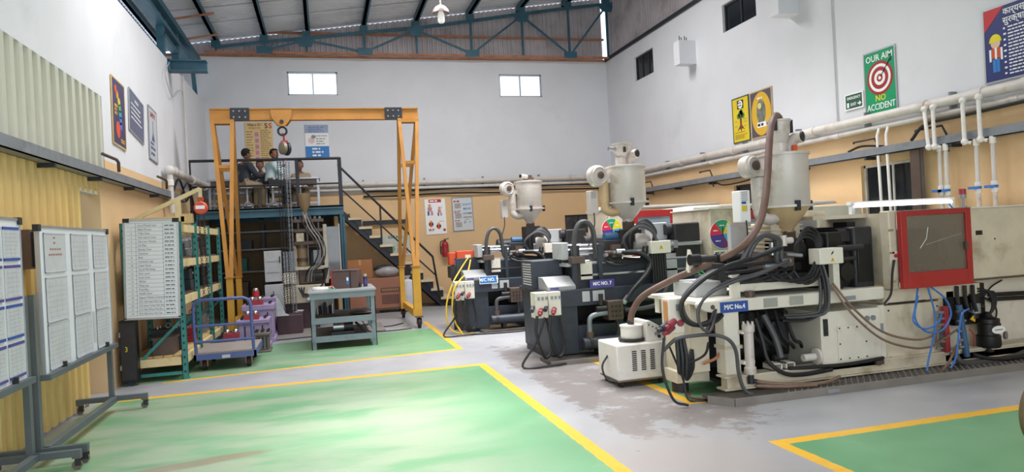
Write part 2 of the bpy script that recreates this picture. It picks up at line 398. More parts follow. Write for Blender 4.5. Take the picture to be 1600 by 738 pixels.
lm2 = wall_cells([-3.2, 9.46], [3.53, 5.02], [], 3.53, lambda a, b: (-2.72, -2.5, a, b)); lm.v, lm.f, lm.mi = lm.v+lm2.v, lm.f+[tuple(i+len(lm.v) for i in f) for f in lm2.f], lm.mi+lm2.mi
o = len(lm.f); lm.cur = 1; lm.box(-2.72, -2.5, 9.2, 9.46, 0, 2.5)
wall_left = struct('wall_left', lm, WM)
def corr(u0, u1, z0, z1, pitch, depth, place, z1b=None):
    """one corrugated sheet: ribs upright between z0 and z1; place(u, d, z) maps to the room"""
    mb = MB(); n = max(1, round((u1-u0)/pitch)); p = (u1-u0)/n; pts = []
    for i in range(n):
        a = u0+i*p; pts += [(a, 0), (a+.3*p, 0), (a+.45*p, depth), (a+.85*p, depth)]
    pts.append((u1, 0)); z1b = z1 if z1b is None else z1b
    f = lambda u: z1+(z1b-z1)*(u-u0)/(u1-u0)
    vs = [place(u, d, z0) for u, d in pts]+[place(u, d, f(u)) for u, d in pts]+[place(u, d-.004, z0) for u, d in pts]+[place(u, d-.004, f(u)) for u, d in pts]; m = len(pts)
    mb.add(vs, [(i, i+1, m+i+1, m+i) for i in range(m-1)]+[(2*m+i, 3*m+i, 3*m+i+1, 2*m+i+1) for i in range(m-1)]
           +[(i, 2*m+i, 2*m+i+1, i+1) for i in range(m-1)]+[(m+i, m+i+1, 3*m+i+1, 3*m+i) for i in range(m-1)])
    return mb
rng = random.Random(3)
yy = [-3.1, -2, -1, 0, .95, 1.9, 2.85, 3.8, 4.75, 5.7, 6.65, 7.6, 8.54]
for a, b in zip(yy[:-1], yy[1:]):
    z0 = rng.uniform(.0, .035); dd = rng.uniform(0, .015)
    part('sheet', corr(a, b, z0, 2.5, .19, .06, lambda u, d, z, dd=dd: (-2.575+d+dd, u, z)), sheet_yellow, wall_left)
part('sheet', corr(8.54, 9.46, 2.33, 2.5, .19, .06, lambda u, d, z: (-2.575+d, u, z)), sheet_yellow, wall_left)
yy = [-3.1, -2, -.9, .2, 1.3, 2.4, 3.5, 4.6, 5.6, 6.6, 7.6, 8.55, 9.46]
for a, b in zip(yy[:-1], yy[1:]):
    part('fibre_sheet', corr(a, b, 2.5, 3.53, .22, .085, lambda u, d, z: (-2.585+d, u, z)), sheet_grey, wall_left)
part('door_jamb', merge(box(-2.64, -2.52, 8.50, 8.56, 0, 2.34), box(-2.64, -2.52, 8.5, 9.2, 2.32, 2.36)), cream, wall_left)
# the passage seen through the side doorway, and the bay beyond the right-hand wall
struct('wall_outer_left', merge(box(-4.3, -4.2, 6.5, 12.5, 0, 3.2), box(-4.2, -2.72, 6.4, 6.5, 0, 3.2), box(-4.2, -2.72, 10.6, 10.7, 0, 3.2)), lgrey)
struct('wall_outer_right', merge(box(10.4, 10.5, -3.2, 17.8, 0, 8.2), box(7.8, 10.5, 17.65, 17.8, 0, 8.2), box(7.8, 10.5, -3.3, -3.2, 0, 8.2)), inner_dark)
struct('wall_front', merge(box(-3.4, -2.3, -3.4, -3.2, 0, 6.5), box(5.4, 7.8, -3.4, -3.2, 0, 7.9), box(-2.3, 5.4, -3.4, -3.2, 4.6, 7.2)), white_wall)
# wall ledges under the cladding and a pale skirting along the shop walls
struct('trim_1', box(-3.3, 7.7, 17.55, 17.62, 6.12, 6.17), rust)
struct('trim_2', box(-2.3, 7.6, 17.66, 17.72, 6.72, 6.77), rust)

# windows
def win(name, mk, bars, w_mat, g_mat, sill=True):
    """mk(u0,u1,z0,z1,d0,d1) makes a box in the wall"""
    (u0, u1, z0, z1), muls = bars; t = .035
    fr = merge(mk(u0, u1, z0, z0+t, .05, .11), mk(u0, u1, z1-t, z1, .05, .11), mk(u0, u0+t, z0, z1, .05, .11), mk(u1-t, u1, z0, z1, .05, .11))
    f = struct(name, fr, w_mat)
    ed = [u0+t]+muls+[u1-t]
    for i in range(len(ed)-1):
        part('pane', mk(ed[i]+.01, ed[i+1]-.01, z0+t, z1-t, .075, .083), g_mat, f)
    for m in muls: part('mullion', mk(m-.014, m+.014, z0+t, z1-t, .055, .10), w_mat, f)
    return f
bk = lambda u0, u1, z0, z1, d0, d1: box(u0, u1, 17.6+d0, 17.6+d1, z0, z1)
rg = lambda u0, u1, z0, z1, d0, d1: box(7.6+d0, 7.6+d1, u0, u1, z0, z1)
win('window_1', bk, (holes_b[0], [-.05]), alu, pane)
win('window_2', bk, (holes_b[1], [5.17]), alu, pane)
win('window_3', bk, (holes_b[2], [6.6]), darksteel, dark_pane)
win('window_4', rg, (holes_r[0], [15.2, 15.54]), darksteel, dark_pane)
win('window_5', rg, (holes_r[1], [11.38]), darksteel, dark_pane)
win('window_6', rg, (holes_r[2], [8.02]), pvc, dark_pane)
win('window_7', rg, (holes_r[3], [11.35]), darksteel, dark_pane)
for hs in (holes_r[0], holes_r[1]):
    struct('trim_3', merge(*[shifted(MB().prism([(hs[0]+i*.09, hs[2]+.03), (hs[0]+i*.09+.05, hs[2]+.03), (hs[0]+i*.09+.05+.25, hs[3]-.03), (hs[0]+i*.09+.25, hs[3]-.03)], 'x', 7.69, 7.70), 0, 0, 0) for i in range(9)]), galv)

# ------------------------------------------------------------------ roof
ROOF = lambda x: 6.872+.138*x
ceiling = bpy.data.objects.new('ceiling', None); col.objects.link(ceiling); ceiling['kind'] = 'structure'; ORG['ceiling'] = Vector((0, 0, 0))
def roof_strip(x0, x1, y0, y1):
    n = round((y1-y0)/.13); p = (y1-y0)/n; mb = MB(); pts = []
    for i in range(n): a = y0+i*p; pts += [(a, 0), (a+.35*p, 0), (a+.5*p, .03), (a+.85*p, .03)]
    pts.append((y1, 0)); m = len(pts)
    vs = [(x, y, ROOF(x)+d+e) for e in (0, .006) for x in (x0, x1) for y, d in pts]
    return mb.add(vs, [(i, i+1, m+i+1, m+i) for i in range(m-1)]+[(2*m+i, 3*m+i, 3*m+i+1, 2*m+i+1) for i in range(m-1)])
sky_sheet = glass('translucent_sheet', '#dfe6e8', .55, .4)
cuts = [-3.3, -2.2, -1.1, 0, 1.1, 2.2, 3.1, 4.0, 5.2, 6.5, 7.7, 8.8, 10.4, 11.4, 12.5, 13.5, 14.5, 15.5, 16.5, 17.85]
for a, b in zip(cuts[:-1], cuts[1:]):
    lit = 3.9 < a < 6.4 or 8.7 < a < 10.2
    if lit:
        part('skylight_sheet', roof_strip(-1.6, 3.2, a, b+.02), sky_sheet, ceiling, 'translucent roof sheet')
        part('roof_sheet', roof_strip(-3.5, -1.58, a, b+.02), roof_sheet, ceiling); part('roof_sheet', roof_strip(3.18, 10.4, a, b+.02), roof_sheet, ceiling)
    else: part('roof_sheet', roof_strip(-3.5, 10.4, a, b+.02), roof_sheet, ceiling)
for x in (-3.3, -2.16, -1.1, -.13, 1.2, 2.5, 3.85, 5.2, 6.47, 7.62, 9.0):
    part('purlin', merge(box(x-.03, x+.04, -3.2, 17.7, ROOF(x)-.17, ROOF(x)-.02), box(x-.03, x+.08, -3.2, 17.7, ROOF(x)-.17, ROOF(x)-.155)), teal, ceiling)
for a in range(-3, 8):
    part('gable_sheet', corr(a, min(a+1.02, 7.625), 6.15, ROOF(a)-.012, .13, .03, lambda u, d, z: (u, 17.86-d, z), ROOF(min(a+1.02, 7.625))-.012), clad_sheet, wall_back)
for a in range(-3, 18, 1):
    part('gable_sheet', corr(a, min(a+1.02, 17.7), 6.15, 8.0, .13, .03, lambda u, d, z: (7.74-d, u, z)), clad_sheet, wall_right, 'dark corrugated sheet')
for a in range(-3, 18, 1):
    part('eave_sheet', corr(a, min(a+1.02, 17.8), 4.6, 6.28, .16, .035, lambda u, d, z: (-3.42+d, u, z)), clad_light, wall_left)
part('capping', box(7.55, 7.72, -3.2, 17.6, 6.12, 6.2), darksteel, wall_right)

def truss(y):
    tr = thing('roof_truss', 'blue-green steel roof truss against the cladding above the rear wall', 'roof truss', (2.6, y, 6.1))
    X = [-2.16, -1.1, -.15, 1.2, 2.47, 3.85, 5.2, 6.47, 7.55]; T = [6.26, 6.40, 6.51, 6.68, 6.82, 7.03, 7.25, 7.44, 7.58]
    part('top_chord', merge(*[MB().bar((X[i], y, T[i]), (X[i+1], y, T[i+1]), .075, .07) for i in range(8)]), teal, tr)
    part('bottom_chord', box(-2.4, 7.6, y-.03, y+.03, 6.13, 6.18), rust, tr, 'rust-coloured lower chord')
    for i in (0, 1, 2, 4, 6, 7, 8): part('upright', MB().bar((X[i], y, 6.15), (X[i], y, T[i]), .05), teal, tr)
    part('upright', MB().bar((X[3], y, 6.15), (X[3], y, T[3]), .07), teal, tr); part('upright', MB().bar((X[5], y, 6.15), (X[5], y, T[5]), .05), teal, tr)
    for a, b in ((1, 2), (3, 2), (3, 4), (5, 4), (5, 6), (7, 6), (7, 8)):
        part('diagonal', MB().bar((X[a], y-.02, 6.2), (X[b], y-.02, T[b]-.05), .045), teal, tr)
    for i in (1, 3, 5, 7): part('gusset_plate', box(X[i]-.17, X[i]+.17, y-.07, y-.055, 6.12, 6.29), teal, tr)
    for i in (2, 4, 6, 8): part('gusset_plate', MB().prism([(X[i]-.28, T[i]-.02), (X[i]+.22, T[i]+.05), (X[i]+.12, T[i]-.22), (X[i]-.12, T[i]-.22)], 'y', y-.07, y-.055), teal, tr)
    for i in range(9): part('cleat', box(X[i]-.09, X[i]+.09, y-.06, y+.06, T[i], T[i]+.16), teal, tr)
truss(17.3)
# the eave girder and truss seat over the left-hand wall
eg = thing('eave_girder', 'blue-green lattice eave girder with a stub beam over the left wall', 'girder', (-2.6, 14, 5.02))
part('top_beam', box(-2.72, -2.48, 9, 17.2, 5.86, 5.98), teal, eg)
part('lower_beam', box(-2.70, -2.5, 9, 16, 5.62, 5.70), teal, eg)
for k in range(9): part('lacing', MB().bar((-2.6, 9+k*.8, 5.66 if k % 2 else 5.92), (-2.6, 9.8+k*.8, 5.92 if k % 2 else 5.66), .05), teal, eg)
part('post', box(-2.66, -2.54, 13.55, 13.67, 5.02, 5.7), teal, eg); part('post', box(-2.66, -2.54, 14.85, 14.97, 5.02, 5.9), teal, eg)
part('crosspiece', box(-2.66, -2.54, 13.6, 14.9, 5.45, 5.53), teal, eg)
part('stub_beam', merge(box(-2.66, -1.86, 13.52, 13.72, 4.99, 5.01), box(-2.66, -1.86, 13.52, 13.72, 4.81, 4.83), box(-2.66, -1.86, 13.60, 13.64, 4.82, 5.0)), teal, eg, 'short I-beam sticking out from the wall')
part('stub_packing', box(-2.66, -2.45, 13.52, 13.72, 4.83, 5.03), teal, eg)
part('brace', MB().bar((-2.56, 16.5, 5.75), (-2.56, 16.75, 5.05), .08), teal, eg)
for k, (x0, z0) in enumerate(((-2.9, 6.2), (-2.9, 5.95))): part('tie_rod', cyl((x0, 15.2+k*.6, z0), (-1.9, 15.2+k*.6, z0+.18), .022), rust, eg)
# corbels on the right-hand wall
for k, (y, lab) in enumerate(((12.95, 'white wall corbel between the two high windows, farther one'), (9.72, 'white wall corbel cut by the top of the picture'))):
    c = thing('corbel', lab, 'corbel', (7.4, y+.15, 4.93), 'concrete corbels on the right wall')
    part('block', box(7.22, 7.62, y, y+.24, 4.92, 5.40), white_wall, c)
    for i in range(4): part('anchor_bar', cyl((7.26+.1*(i % 2)+.12*(i//2), y+.05+.1*(i % 2), 5.38), (7.26+.1*(i % 2)+.12*(i//2), y+.05+.1*(i % 2), 5.50), .009, n=6), darksteel, c)

# hanging lamp
lp = thing('hanging_lamp', 'bell-shaped hanging lamp with a white bulb under the roof', 'lamp', (2.25, 12.5, 5.5))
part('shade', MB().lathe([(.03, .18), (.05, .17), (.10, .14), (.14, .09), (.155, .03), (.15, .03), (.13, .08), (.09, .125), (.03, .15)], (2.25, 12.5, 5.62)), lampm, lp)
part('bulb', MB().lathe([(.02, .24), (.045, .2), (.06, .16), (.062, .04), (.05, .01), (.01, 0)], (2.25, 12.5, 5.47)), bulbm, lp)
part('stem', cyl((2.25, 12.5, 5.79), (2.25, 12.5, ROOF(2.25)-.02), .014), pvc, lp)

# ------------------------------------------------------------------ pipes, trays and cables on the walls
def pipe_run(name, label, pts, r, m, group=None, clips=None, couplers=None, cat='pipe'):
    t = thing(name, label, cat, pts[0], group)
    part('pipe', tube(pts, r, 14, straight=True), m, t)
    for p, d in (couplers or []): part('coupling', cyl(Vector(p)-Vector(d)*.06, Vector(p)+Vector(d)*.06, r*1.22), m, t)
    for p in (clips or []): part('clip', p, galv, t)
    return t
dy = (0, 1, 0); dx = (1, 0, 0)
pipe_run('water_pipe', 'thick white plastic pipe along the right wall', [(7.49, 2, 2.95), (7.49, 15.7, 2.98)], .062, pvc, 'pipes along the right wall',
         [box(7.5, 7.62, y, y+.03, 2.86, 3.07) for y in (4, 5.6, 6.9, 8.3, 9.8, 11.3, 12.8, 14.3)], [((7.49, y, 2.96), dy) for y in (5.9, 6.5, 7.3, 9.4, 11.6, 13.6)])
pipe_run('water_pipe', 'thinner white plastic pipe just below the thick one on the right wall', [(7.52, 2, 2.81), (7.52, 15.9, 2.84)], .036, pvc, 'pipes along the right wall', None, [((7.52, y, 2.82), dy) for y in (6.1, 8.9, 12.4)])
pipe_run('water_pipe', 'thick pale pipe along the rear wall behind the mezzanine table', [(-2.45, 17.47, 3.02), (7.52, 17.47, 3.02)], .062, pvc, 'pipes along the rear wall',
         [box(x, x+.03, 17.48, 17.62, 2.93, 3.13) for x in (1, 2.5, 4, 5.5, 7)], [((x, 17.47, 3.02), dx) for x in (.2, 2.1, 3.4, 5.1, 6.4)])
pipe_run('water_pipe', 'thin pale pipe under the thick one on the rear wall', [(-2.45, 17.5, 2.89), (7.52, 17.5, 2.89)], .035, pvc, 'pipes along the rear wall', None, [((x, 17.5, 2.89), dx) for x in (1.6, 4.4)])
pipe_run('water_pipe', 'thick white pipe on the left wall above the rack', [(-2.38, 12.6, 2.95), (-2.38, 17.45, 3.0)], .07, pvc, None, None, [((-2.38, y, 2.97), dy) for y in (12.9, 14.6, 16.2)])
for k, z in enumerate((2.84, 2.72)): 
    solid('cable', tube([(1.0, 17.55, z)]+[(x, 17.53+.02*math.sin(x*3), z+.015*math.sin(x*2.3+k)) for x in (1.8, 2.6, 3.5, 4.4, 5.3, 6.2, 7.4)], .022, 6), cable,
          ['upper black cable along the rear wall under the pipes', 'lower black cable along the rear wall, nearest the yellow paint'][k], 'cable', 'cables along the rear wall')
def tray(name, label, x0, x1, y0, y1, z, nb):
    t = thing(name, label, 'cable tray', ((x0+x1)/2, (y0+y1)/2, z))
    part('channel', merge(box(x0, x1, y0, y1, z, z+.012), box(x0, x0+.012, y0, y1, z, z+.10), box(x1-.012, x1, y0, y1, z, z+.10), box(x0, x1, y0, y1, z+.1, z+.112)), galv, t)
    for k in range(nb):
        y = y0+(k+.5)*(y1-y0)/nb; part('bracket', box(min(x0, -2.52) if x0 < 0 else x0, max(x1, 7.6) if x0 > 0 else x1, y, y+.04, z-.04, z), darksteel, t)
    return t
tray('cable_tray', 'grey steel cable tray along the left wall over the corrugated sheets', -2.5, -2.37, 1, 13.8, 2.49, 9)
tray('cable_tray', 'grey steel cable tray along the right wall under the pipes', 7.44, 7.56, 2, 15.9, 2.43, 10)
for k, (y, lab) in enumerate(((9.3, 'brown bent conduit over the left tray beside the grey sheeting'), (12.0, 'brown bent conduit over the left tray above the rack'))):
    solid('conduit', tube([(-2.33, y-.55, 2.74), (-2.33, y, 2.74), (-2.34, y+.12, 2.72), (-2.36, y+.2, 2.62)], .019, 8, straight=True), brownm, lab, 'conduit', 'bent conduits on the left tray')
for k, (y, lab) in enumerate(((12.4, 'dark bent conduit on the right tray beyond the yellow posters'), (15.0, 'dark bent conduit at the far end of the right tray'), (8.1, 'dark bent conduit on the right tray above the dark window'), (7.0, 'dark bent conduit on the right tray at the vertical drops'))):
    solid('conduit', tube([(7.5, y+.45, 2.66), (7.45, y+.4, 2.67), (7.45, y, 2.67), (7.46, y-.05, 2.56), (7.48, y-.05, 2.34)], .014, 8, straight=True), darksteel, lab, 'conduit', 'bent conduits on the right tray')
solid('cable', tube([(7.5, 12.3, 2.42), (7.52, 12.0, 2.34), (7.52, 11.2, 2.37), (7.5, 10.6, 2.46)], .014, 6), cable, 'thin black cable sagging under the right tray past the yellow posters', 'cable')
solid('cable', tube([(7.53, 8.7, 2.56), (7.5, 8.4, 2.60), (7.5, 8.0, 2.55)], .016, 6), cable, 'short black cable looped on the right tray by the dark window', 'cable')
solid('cable', tube([(7.48, 7.5, 2.56), (7.42, 7.2, 2.72), (7.42, 6.6, 2.74), (7.42, 5, 2.78)], .022, 6), cable, 'black cable rising from the right tray between the pipe drops', 'cable')
solid('cable', tube([(-2.47, 13.6, 5.0), (-2.44, 13.0, 4.62), (-2.44, 13.5, 4.35), (-2.45, 14.2, 4.6), (-2.45, 14.6, 4.5), (-2.46, 14.6, 3.05)], .008, 6), lgrey, 'grey cable drooping down the left wall from the stub beam', 'cable')
solid('conduit', tube([(-2.46, 14.75, 5.0), (-2.46, 14.75, 3.05)], .018, 8, straight=True), pvc, 'thin upright conduit on the left wall near the rear corner', 'conduit')
solid('conduit', tube([(7.58, 8.95, 6.1), (7.58, 8.95, 3.05)], .010, 6, straight=True), lgrey, 'thin upright conduit on the right wall beside the exit sign', 'conduit')
drops = [(7.20, 7.14, 'first pipe drop right of the steel column'), (7.07, 7.05, 'second pipe drop right of the steel column'), (6.65, 6.63, 'third pipe drop, above the machine signal lamp'), (6.44, 6.42, 'fourth pipe drop, nearest the right edge')]
for k, (ya, yb, lab) in enumerate(drops):
    t = thing('pipe_drop', 'white plastic '+lab, 'pipe', (7.42, ya, 1.7), 'pipe drops to the cream machine')
    part('upper_pipe', tube([(7.45, ya, 2.93), (7.40, ya, 2.90), (7.38, yb, 2.42), (7.42, yb-.05, 2.40)], .024, 10, straight=True), pvc_w, t)
    part('elbow', MB().sphere((7.38, yb, 2.42), .04), pvc_w, t); part('elbow', MB().sphere((7.40, ya, 2.91), .04), pvc_w, t)
    part('lower_pipe', cyl((7.46, yb-.08, 2.42), (7.46, yb-.08, 1.62), .024), pvc, t)
    part('collar', cyl((7.46, yb-.08, 2.36), (7.46, yb-.08, 2.44), .034), pvc_w, t)
    v = part('valve', cyl((7.46, yb-.08, 1.80), (7.46, yb-.08, 1.93), .036), pvc_w, t)
    part('valve_handle', merge(box(7.38, 7.43, yb-.15, yb-.01, 1.85, 1.88), cyl((7.40, yb-.08, 1.86), (7.46, yb-.08, 1.86), .016)), bluehose, v, 'blue valve handle')
for y, lab in ((8.06, 'left of the two thin pipe drops across the dark window'), (7.90, 'right of the two thin pipe drops across the dark window')):
    solid('pipe_drop', tube([(7.5, y, 2.8), (7.46, y, 2.7), (7.46, y-.02, 1.6)], .02, 10, straight=True), pvc_w, 'white plastic, '+lab, 'pipe', 'thin drops across the dark window')
sc_ = thing('wall_column', 'rusty grey steel column at the right side of the dark window', 'column', (7.55, 7.46, 0))
part('web', box(7.48, 7.60, 7.44, 7.47, 0, 2.43), galv, sc_); part('flange', box(7.47, 7.49, 7.38, 7.53, 0, 2.43), brownm, sc_)

solid('cable', tube([(-2.40, 12.9, 2.62), (-2.36, 13.2, 2.86), (-2.36, 13.6, 2.70), (-2.38, 13.9, 2.52), (-2.36, 14.3, 2.66), (-2.38, 14.7, 2.45), (-2.40, 14.9, 2.2)], .02, 6), cable, 'thick black cable looping on the left wall above the far end of the rack', 'cable')
solid('cable', tube([(-2.38, 13.4, 2.55), (-2.34, 13.7, 2.80), (-2.36, 14.1, 2.85), (-2.37, 14.5, 2.62), (-2.39, 14.6, 2.1)], .013, 6), cable, 'thin black cable crossing the thick one on the left wall above the rack', 'cable')
t = thing('pipe_drop', 'white plastic drop pipe with an elbow at the near end of the left wall pipe', 'pipe', (-2.38, 12.6, 2.3))
part('elbow', MB().sphere((-2.38, 12.6, 2.95), .085), pvc, t); part('lower_pipe', cyl((-2.38, 12.6, 2.93), (-2.38, 12.62, 2.25), .045), pvc, t); part('collar', cyl((-2.38, 12.6, 2.70), (-2.38, 12.6, 2.80), .058), pvc_w, t)

# ------------------------------------------------------------------ posters and signs (flat print on thin sheets)
WALLROT = {'back': 0, 'right': -math.pi/2, 'left': math.pi/2}
def poster(name, label, cat, wall, u, zb, w_, h_, bgm, frame=None, group=None, tilt=0, off=.012):
    loc = {'back': (u, 17.6-off, zb), 'right': (7.6-off, u, zb), 'left': (-2.5+off, u, zb)}[wall]
    t = local(thing(name, label, cat, loc, group, WALLROT[wall])); t.rotation_euler.y = R(tilt)
    part('sheet', box(-w_/2, w_/2, -.004, .004, 0, h_), bgm, t)
    if frame:
        e = .02
        part('edge', merge(box(-w_/2-e, w_/2+e, -.008, .006, -e, 0), box(-w_/2-e, w_/2+e, -.008, .006, h_, h_+e), box(-w_/2-e, -w_/2, -.008, .006, 0, h_), box(w_/2, w_/2+e, -.008, .006, 0, h_)), frame, t)
    return t
def pbox(t, name, x0, x1, z0, z1, m, d=.0055): return part(name, box(x0, x1, -d, 0, z0, z1), m, t)
def ptext(t, s, x, z, size, m, sx=1., align='CENTER', d=.006): return part('lettering', shifted(text_mb(s, size, align, .001, sx, 0, .012), x, -d, z), m, t)
def plines(t, x0, x1, zs, h, m, seed, d=.006, fills=None):
    rg_ = random.Random(seed); mbs = [words_mb(x0, x1, z, h, -d, rg_, fill=rg_.uniform(.65, 1)) for z in zs]
    return part('lettering', merge(*mbs), m, t, kind='stuff')
def fr(a, b, n): return [a+(b-a)*i/(n-1) for i in range(n)]
def disc(x, z, r, d=.006, n=28, sx=1): return MB().prism([(x+sx*r*math.cos(2*math.pi*i/n), z+r*math.sin(2*math.pi*i/n)) for i in range(n)], 'y', -d, 0)

p5y = M('poster_yellow', '#e3c489', .5, var=.03); pink = M('print_pink', '#c48a90', .5, var=.1)
t = poster('poster', 'pale yellow 5S poster on the rear wall above the seated men', 'poster', 'back', -1.345, 3.60, .62, .97, p5y)
ptext(t, 'What is 5S ?', -.09, .91, .085, black, .75); ptext(t, '5', .17, .88, .17, black); ptext(t, 'S', .26, .88, .17, red2); ptext(t, 'the basic rules', -.09, .84, .06, orange, .75)
part('picture_strip', box(-.1, .0, -.0055, 0, .02, .76), M('print_pale', '#dcb6a8', .5), t)
for k in range(5): pbox(t, 'picture', -.09, -.01, .06+k*.145, .15+k*.145, pink, .0065)
plines(t, -.28, -.13, fr(.05, .75, 12), .018, M('print_ochre', '#8a6a35', .5), 4); plines(t, .03, .29, fr(.04, .78, 17), .016, M('print_ochre2', '#7e5f30', .5), 5)
t = poster('poster', 'poster with grey head, white middle and bright blue foot on the rear wall', 'poster', 'back', -.025, 3.68, .55, .82, white)
pbox(t, 'band', -.275, .275, .62, .82, M('print_bluegrey', '#9aa6bd', .5)); pbox(t, 'band', -.275, .275, 0, .30, signsky)
plines(t, -.2, .2, (.66, .71, .76), .025, M('print_blue_pale', '#6f86b8', .5), 6, .0065); plines(t, -.02, .25, (.36, .42, .48, .55), .022, greyp, 8, .0065)
part('picture', disc(-.13, .44, .075), M('print_blush', '#dfc6c6', .5), t); part('speech_bubble', disc(-.08, .53, .045, .007, 20, 1.2), greyp, t)
plines(t, -.12, .15, (.08, .16, .24), .04, white, 9, .0075)
t = poster('poster', 'white safety poster with small figures and a red title strip on the yellow rear wall', 'poster', 'back', 2.77, 1.71, .52, .89, white, None, None, -1)
pbox(t, 'title_strip', -.16, .16, .80, .88, red2); plines(t, -.13, .13, (.84,), .035, white, 3, .0065)
def figure_mb(x, z, s, parts): 
    for (a0, a1, b0, b1, m) in parts: part('picture', box(x+a0*s, x+a1*s, -.0065, 0, z+b0*s, z+b1*s), m, t)
flesh = M('print_flesh', '#d69a62', .5); navyp = M('print_navy', '#4d5f8a', .5)
for x, z, s in ((-.14, .48, .26), (.1, .46, .2)):
    part('picture', disc(x, z+s*.95, s*.14), flesh, t); figure_mb(x, z, s, [(-.2, .2, .4, .8, pink), (-.25, -.05, 0, .4, navyp), (.08, .3, 0, .4, pink)])
for x, z in ((-.13, .22), (.06, .16)):
    part('picture', disc(x, z+.04, .06), black, t); part('picture', disc(x, z+.1, .032, .007), flesh, t); pbox(t, 'picture', x-.025, x+.025, z-.03, z+.08, orange, .0075)
part('picture', disc(.2, .10, .035), red2, t); plines(t, -.2, -.05, (.1, .13), .02, redm, 5); plines(t, .08, .2, (.32, .65, .68), .015, pink, 6)
t = poster('poster', 'grey-framed quality poster with a smiling face on the yellow rear wall', 'poster', 'back', 3.465, 1.78, .50, .82, M('print_greywhite', '#cfd3d6', .5, var=.03), greyp, None, -1)
plines(t, -.22, -.02, (.74,), .035, redm, 4)
ptext(t, 'QUALITY', .12, .65, .075, signsky, .8); ptext(t, 'MEANS', .12, .54, .08, signsky, .8); ptext(t, 'CUSTOMER', .12, .42, .06, navy, .75); ptext(t, 'SATISFACTION', .12, .32, .055, black, .62)
for z in (.56, .30, .08): pbox(t, 'picture', -.2, -.04, z, z+.13, M('print_taupe', '#a8a19e', .5, var=.2, scale=20))
plines(t, -.22, -.02, (.49, .45, .25), .02, redm, 9)
part('smile', merge(disc(.06, .20, .018), disc(.17, .20, .018), MB().torus((.115, -.005, .19), .085, .007, (0, 1, 0), 16, 6, R(200), R(340))), greyp, t)
t = poster('sign', 'pale notice half hidden behind the stair treads on the rear wall', 'sign', 'back', 1.73, 1.22, .72, .54, M('print_greygreen', '#c9cfc4', .5, var=.03))
ptext(t, 'ESCAPE', 0, .47, .10, black, 1.1); part('picture', disc(-.12, .18, .1), M('print_green', '#7fb38d', .5), t); pbox(t, 'picture', .02, .3, .05, .2, M('print_rose', '#c9a39e', .5)); plines(t, .02, .3, (.26, .31), .02, greyp, 3)
# left wall
purple = M('print_indigo', '#3a3560', .4, var=.1)
t = poster('poster', 'dark indigo poster with an orange-red flash, nearest of three on the left wall', 'poster', 'left', 10.12, 3.02, .56, .84, purple, wood, None, 3)
for k, (x, z, c) in enumerate(((-.12, .72, '#d8552f'), (-.05, .66, '#e0922f'), (.02, .58, '#d8c53f'), (.05, .50, '#58a859'), (.06, .42, '#3fa3b5'), (.07, .34, '#4b7fc9'), (.08, .27, '#6a5fc0'))):
    part('picture', disc(x, z, .055), M('print_arc%d' % k, c, .5), t)
part('picture', disc(-.06, .2, .11, .007, 18, .8), M('print_arc0', '#d8552f', .5), t); plines(t, -.2, -.05, (.40, .45, .5), .035, M('print_gold', '#d9a63f', .5), 4); plines(t, .05, .24, (.06, .09), .02, M('print_gold', '#d9a63f', .5), 5)
t = poster('poster', 'dark blue-grey text poster, middle of three on the left wall', 'poster', 'left', 11.03, 3.28, .76, .57, M('print_slate', '#5d6480', .4, var=.1), alu, None, 8)
plines(t, -.3, .3, fr(.2, .40, 4), .02, white, 2); ptext(t, 'POLICY', 0, .48, .06, white)
t = poster('poster', 'narrow white poster with a red heading and a dark cone, third on the left wall', 'poster', 'left', 12.02, 3.05, .50, .80, M('print_silver', '#c5c7ce', .4, var=.03), greyp, None, 4)
ptext(t, 'SAFETY', 0, .70, .11, redm, .9); part('picture', MB().prism([(-.1, .30), (.1, .30), (.015, .42), (.012, .62), (-.012, .62), (-.015, .42)], 'y', -.006, 0), navyp, t)
plines(t, -.17, .17, (.09, .18, .25), .04, navyp, 7)
# right wall
py = M('poster_bright_yellow', '#e3c71f', .4, var=.03); pgreen = M('poster_green', '#1d9a68', .3, var=.02); edge_g = M('poster_dark_edge', '#3c4a3a', .5)
t = poster('poster', 'narrow yellow poster with a tree of roots, left of the two yellow posters', 'poster', 'right', 11.46, 3.11, .50, .80, py, edge_g)
pbox(t, 'emblem', -.10, .10, .60, .76, black); part('emblem', disc(0, .68, .078, .0065, 8), white, t); plines(t, -.06, .06, (.66, .71), .022, black, 4, .0075)
for x, z, r in ((0, .50, .07), (-.07, .47, .05), (.07, .47, .05), (.02, .54, .05)): part('picture', disc(x, z, r), M('print_leaf', '#3d7a3a', .5), t)
part('picture', MB().prism([(-.03, .46), (.03, .46), (.025, .30), (.12, .2), (.03, .24), (0, .18), (-.03, .24), (-.12, .2), (-.025, .30)], 'y', -.0068, 0), M('print_trunk', '#7a3a24', .5), t)
plines(t, -.2, .2, (.06, .09, .12, .17), .012, M('print_ochre', '#8a6a35', .5), 3); plines(t, .08, .2, (.4, .35, .27), .012, greyp, 3); plines(t, -.2, -.08, (.38, .29), .012, greyp, 4)
t = poster('poster', 'dark poster with a big golden oval, right of the two yellow posters', 'poster', 'right', 10.83, 3.11, .60, .80, M('print_dusk', '#574f5c', .4, var=.05), wood)
part('oval', disc(0, .40, .385, .006, 36, .74), M('print_golden', '#dcae2e', .4, var=.04), t); part('picture', disc(0, .43, .22, .007, 24, .6), M('print_mixed', '#72746a', .5, var=.5, scale=14), t)
part('picture', disc(-.04, .54, .055, .008, 14), M('print_pale_yellow', '#d8cf90', .5), t); pbox(t, 'label_box', -.13, .13, .16, .25, white, .0085); plines(t, -.11, .11, (.205,), .045, black, 4, .0095); plines(t, -.1, .1, (.68,), .03, white, 3, .0075)
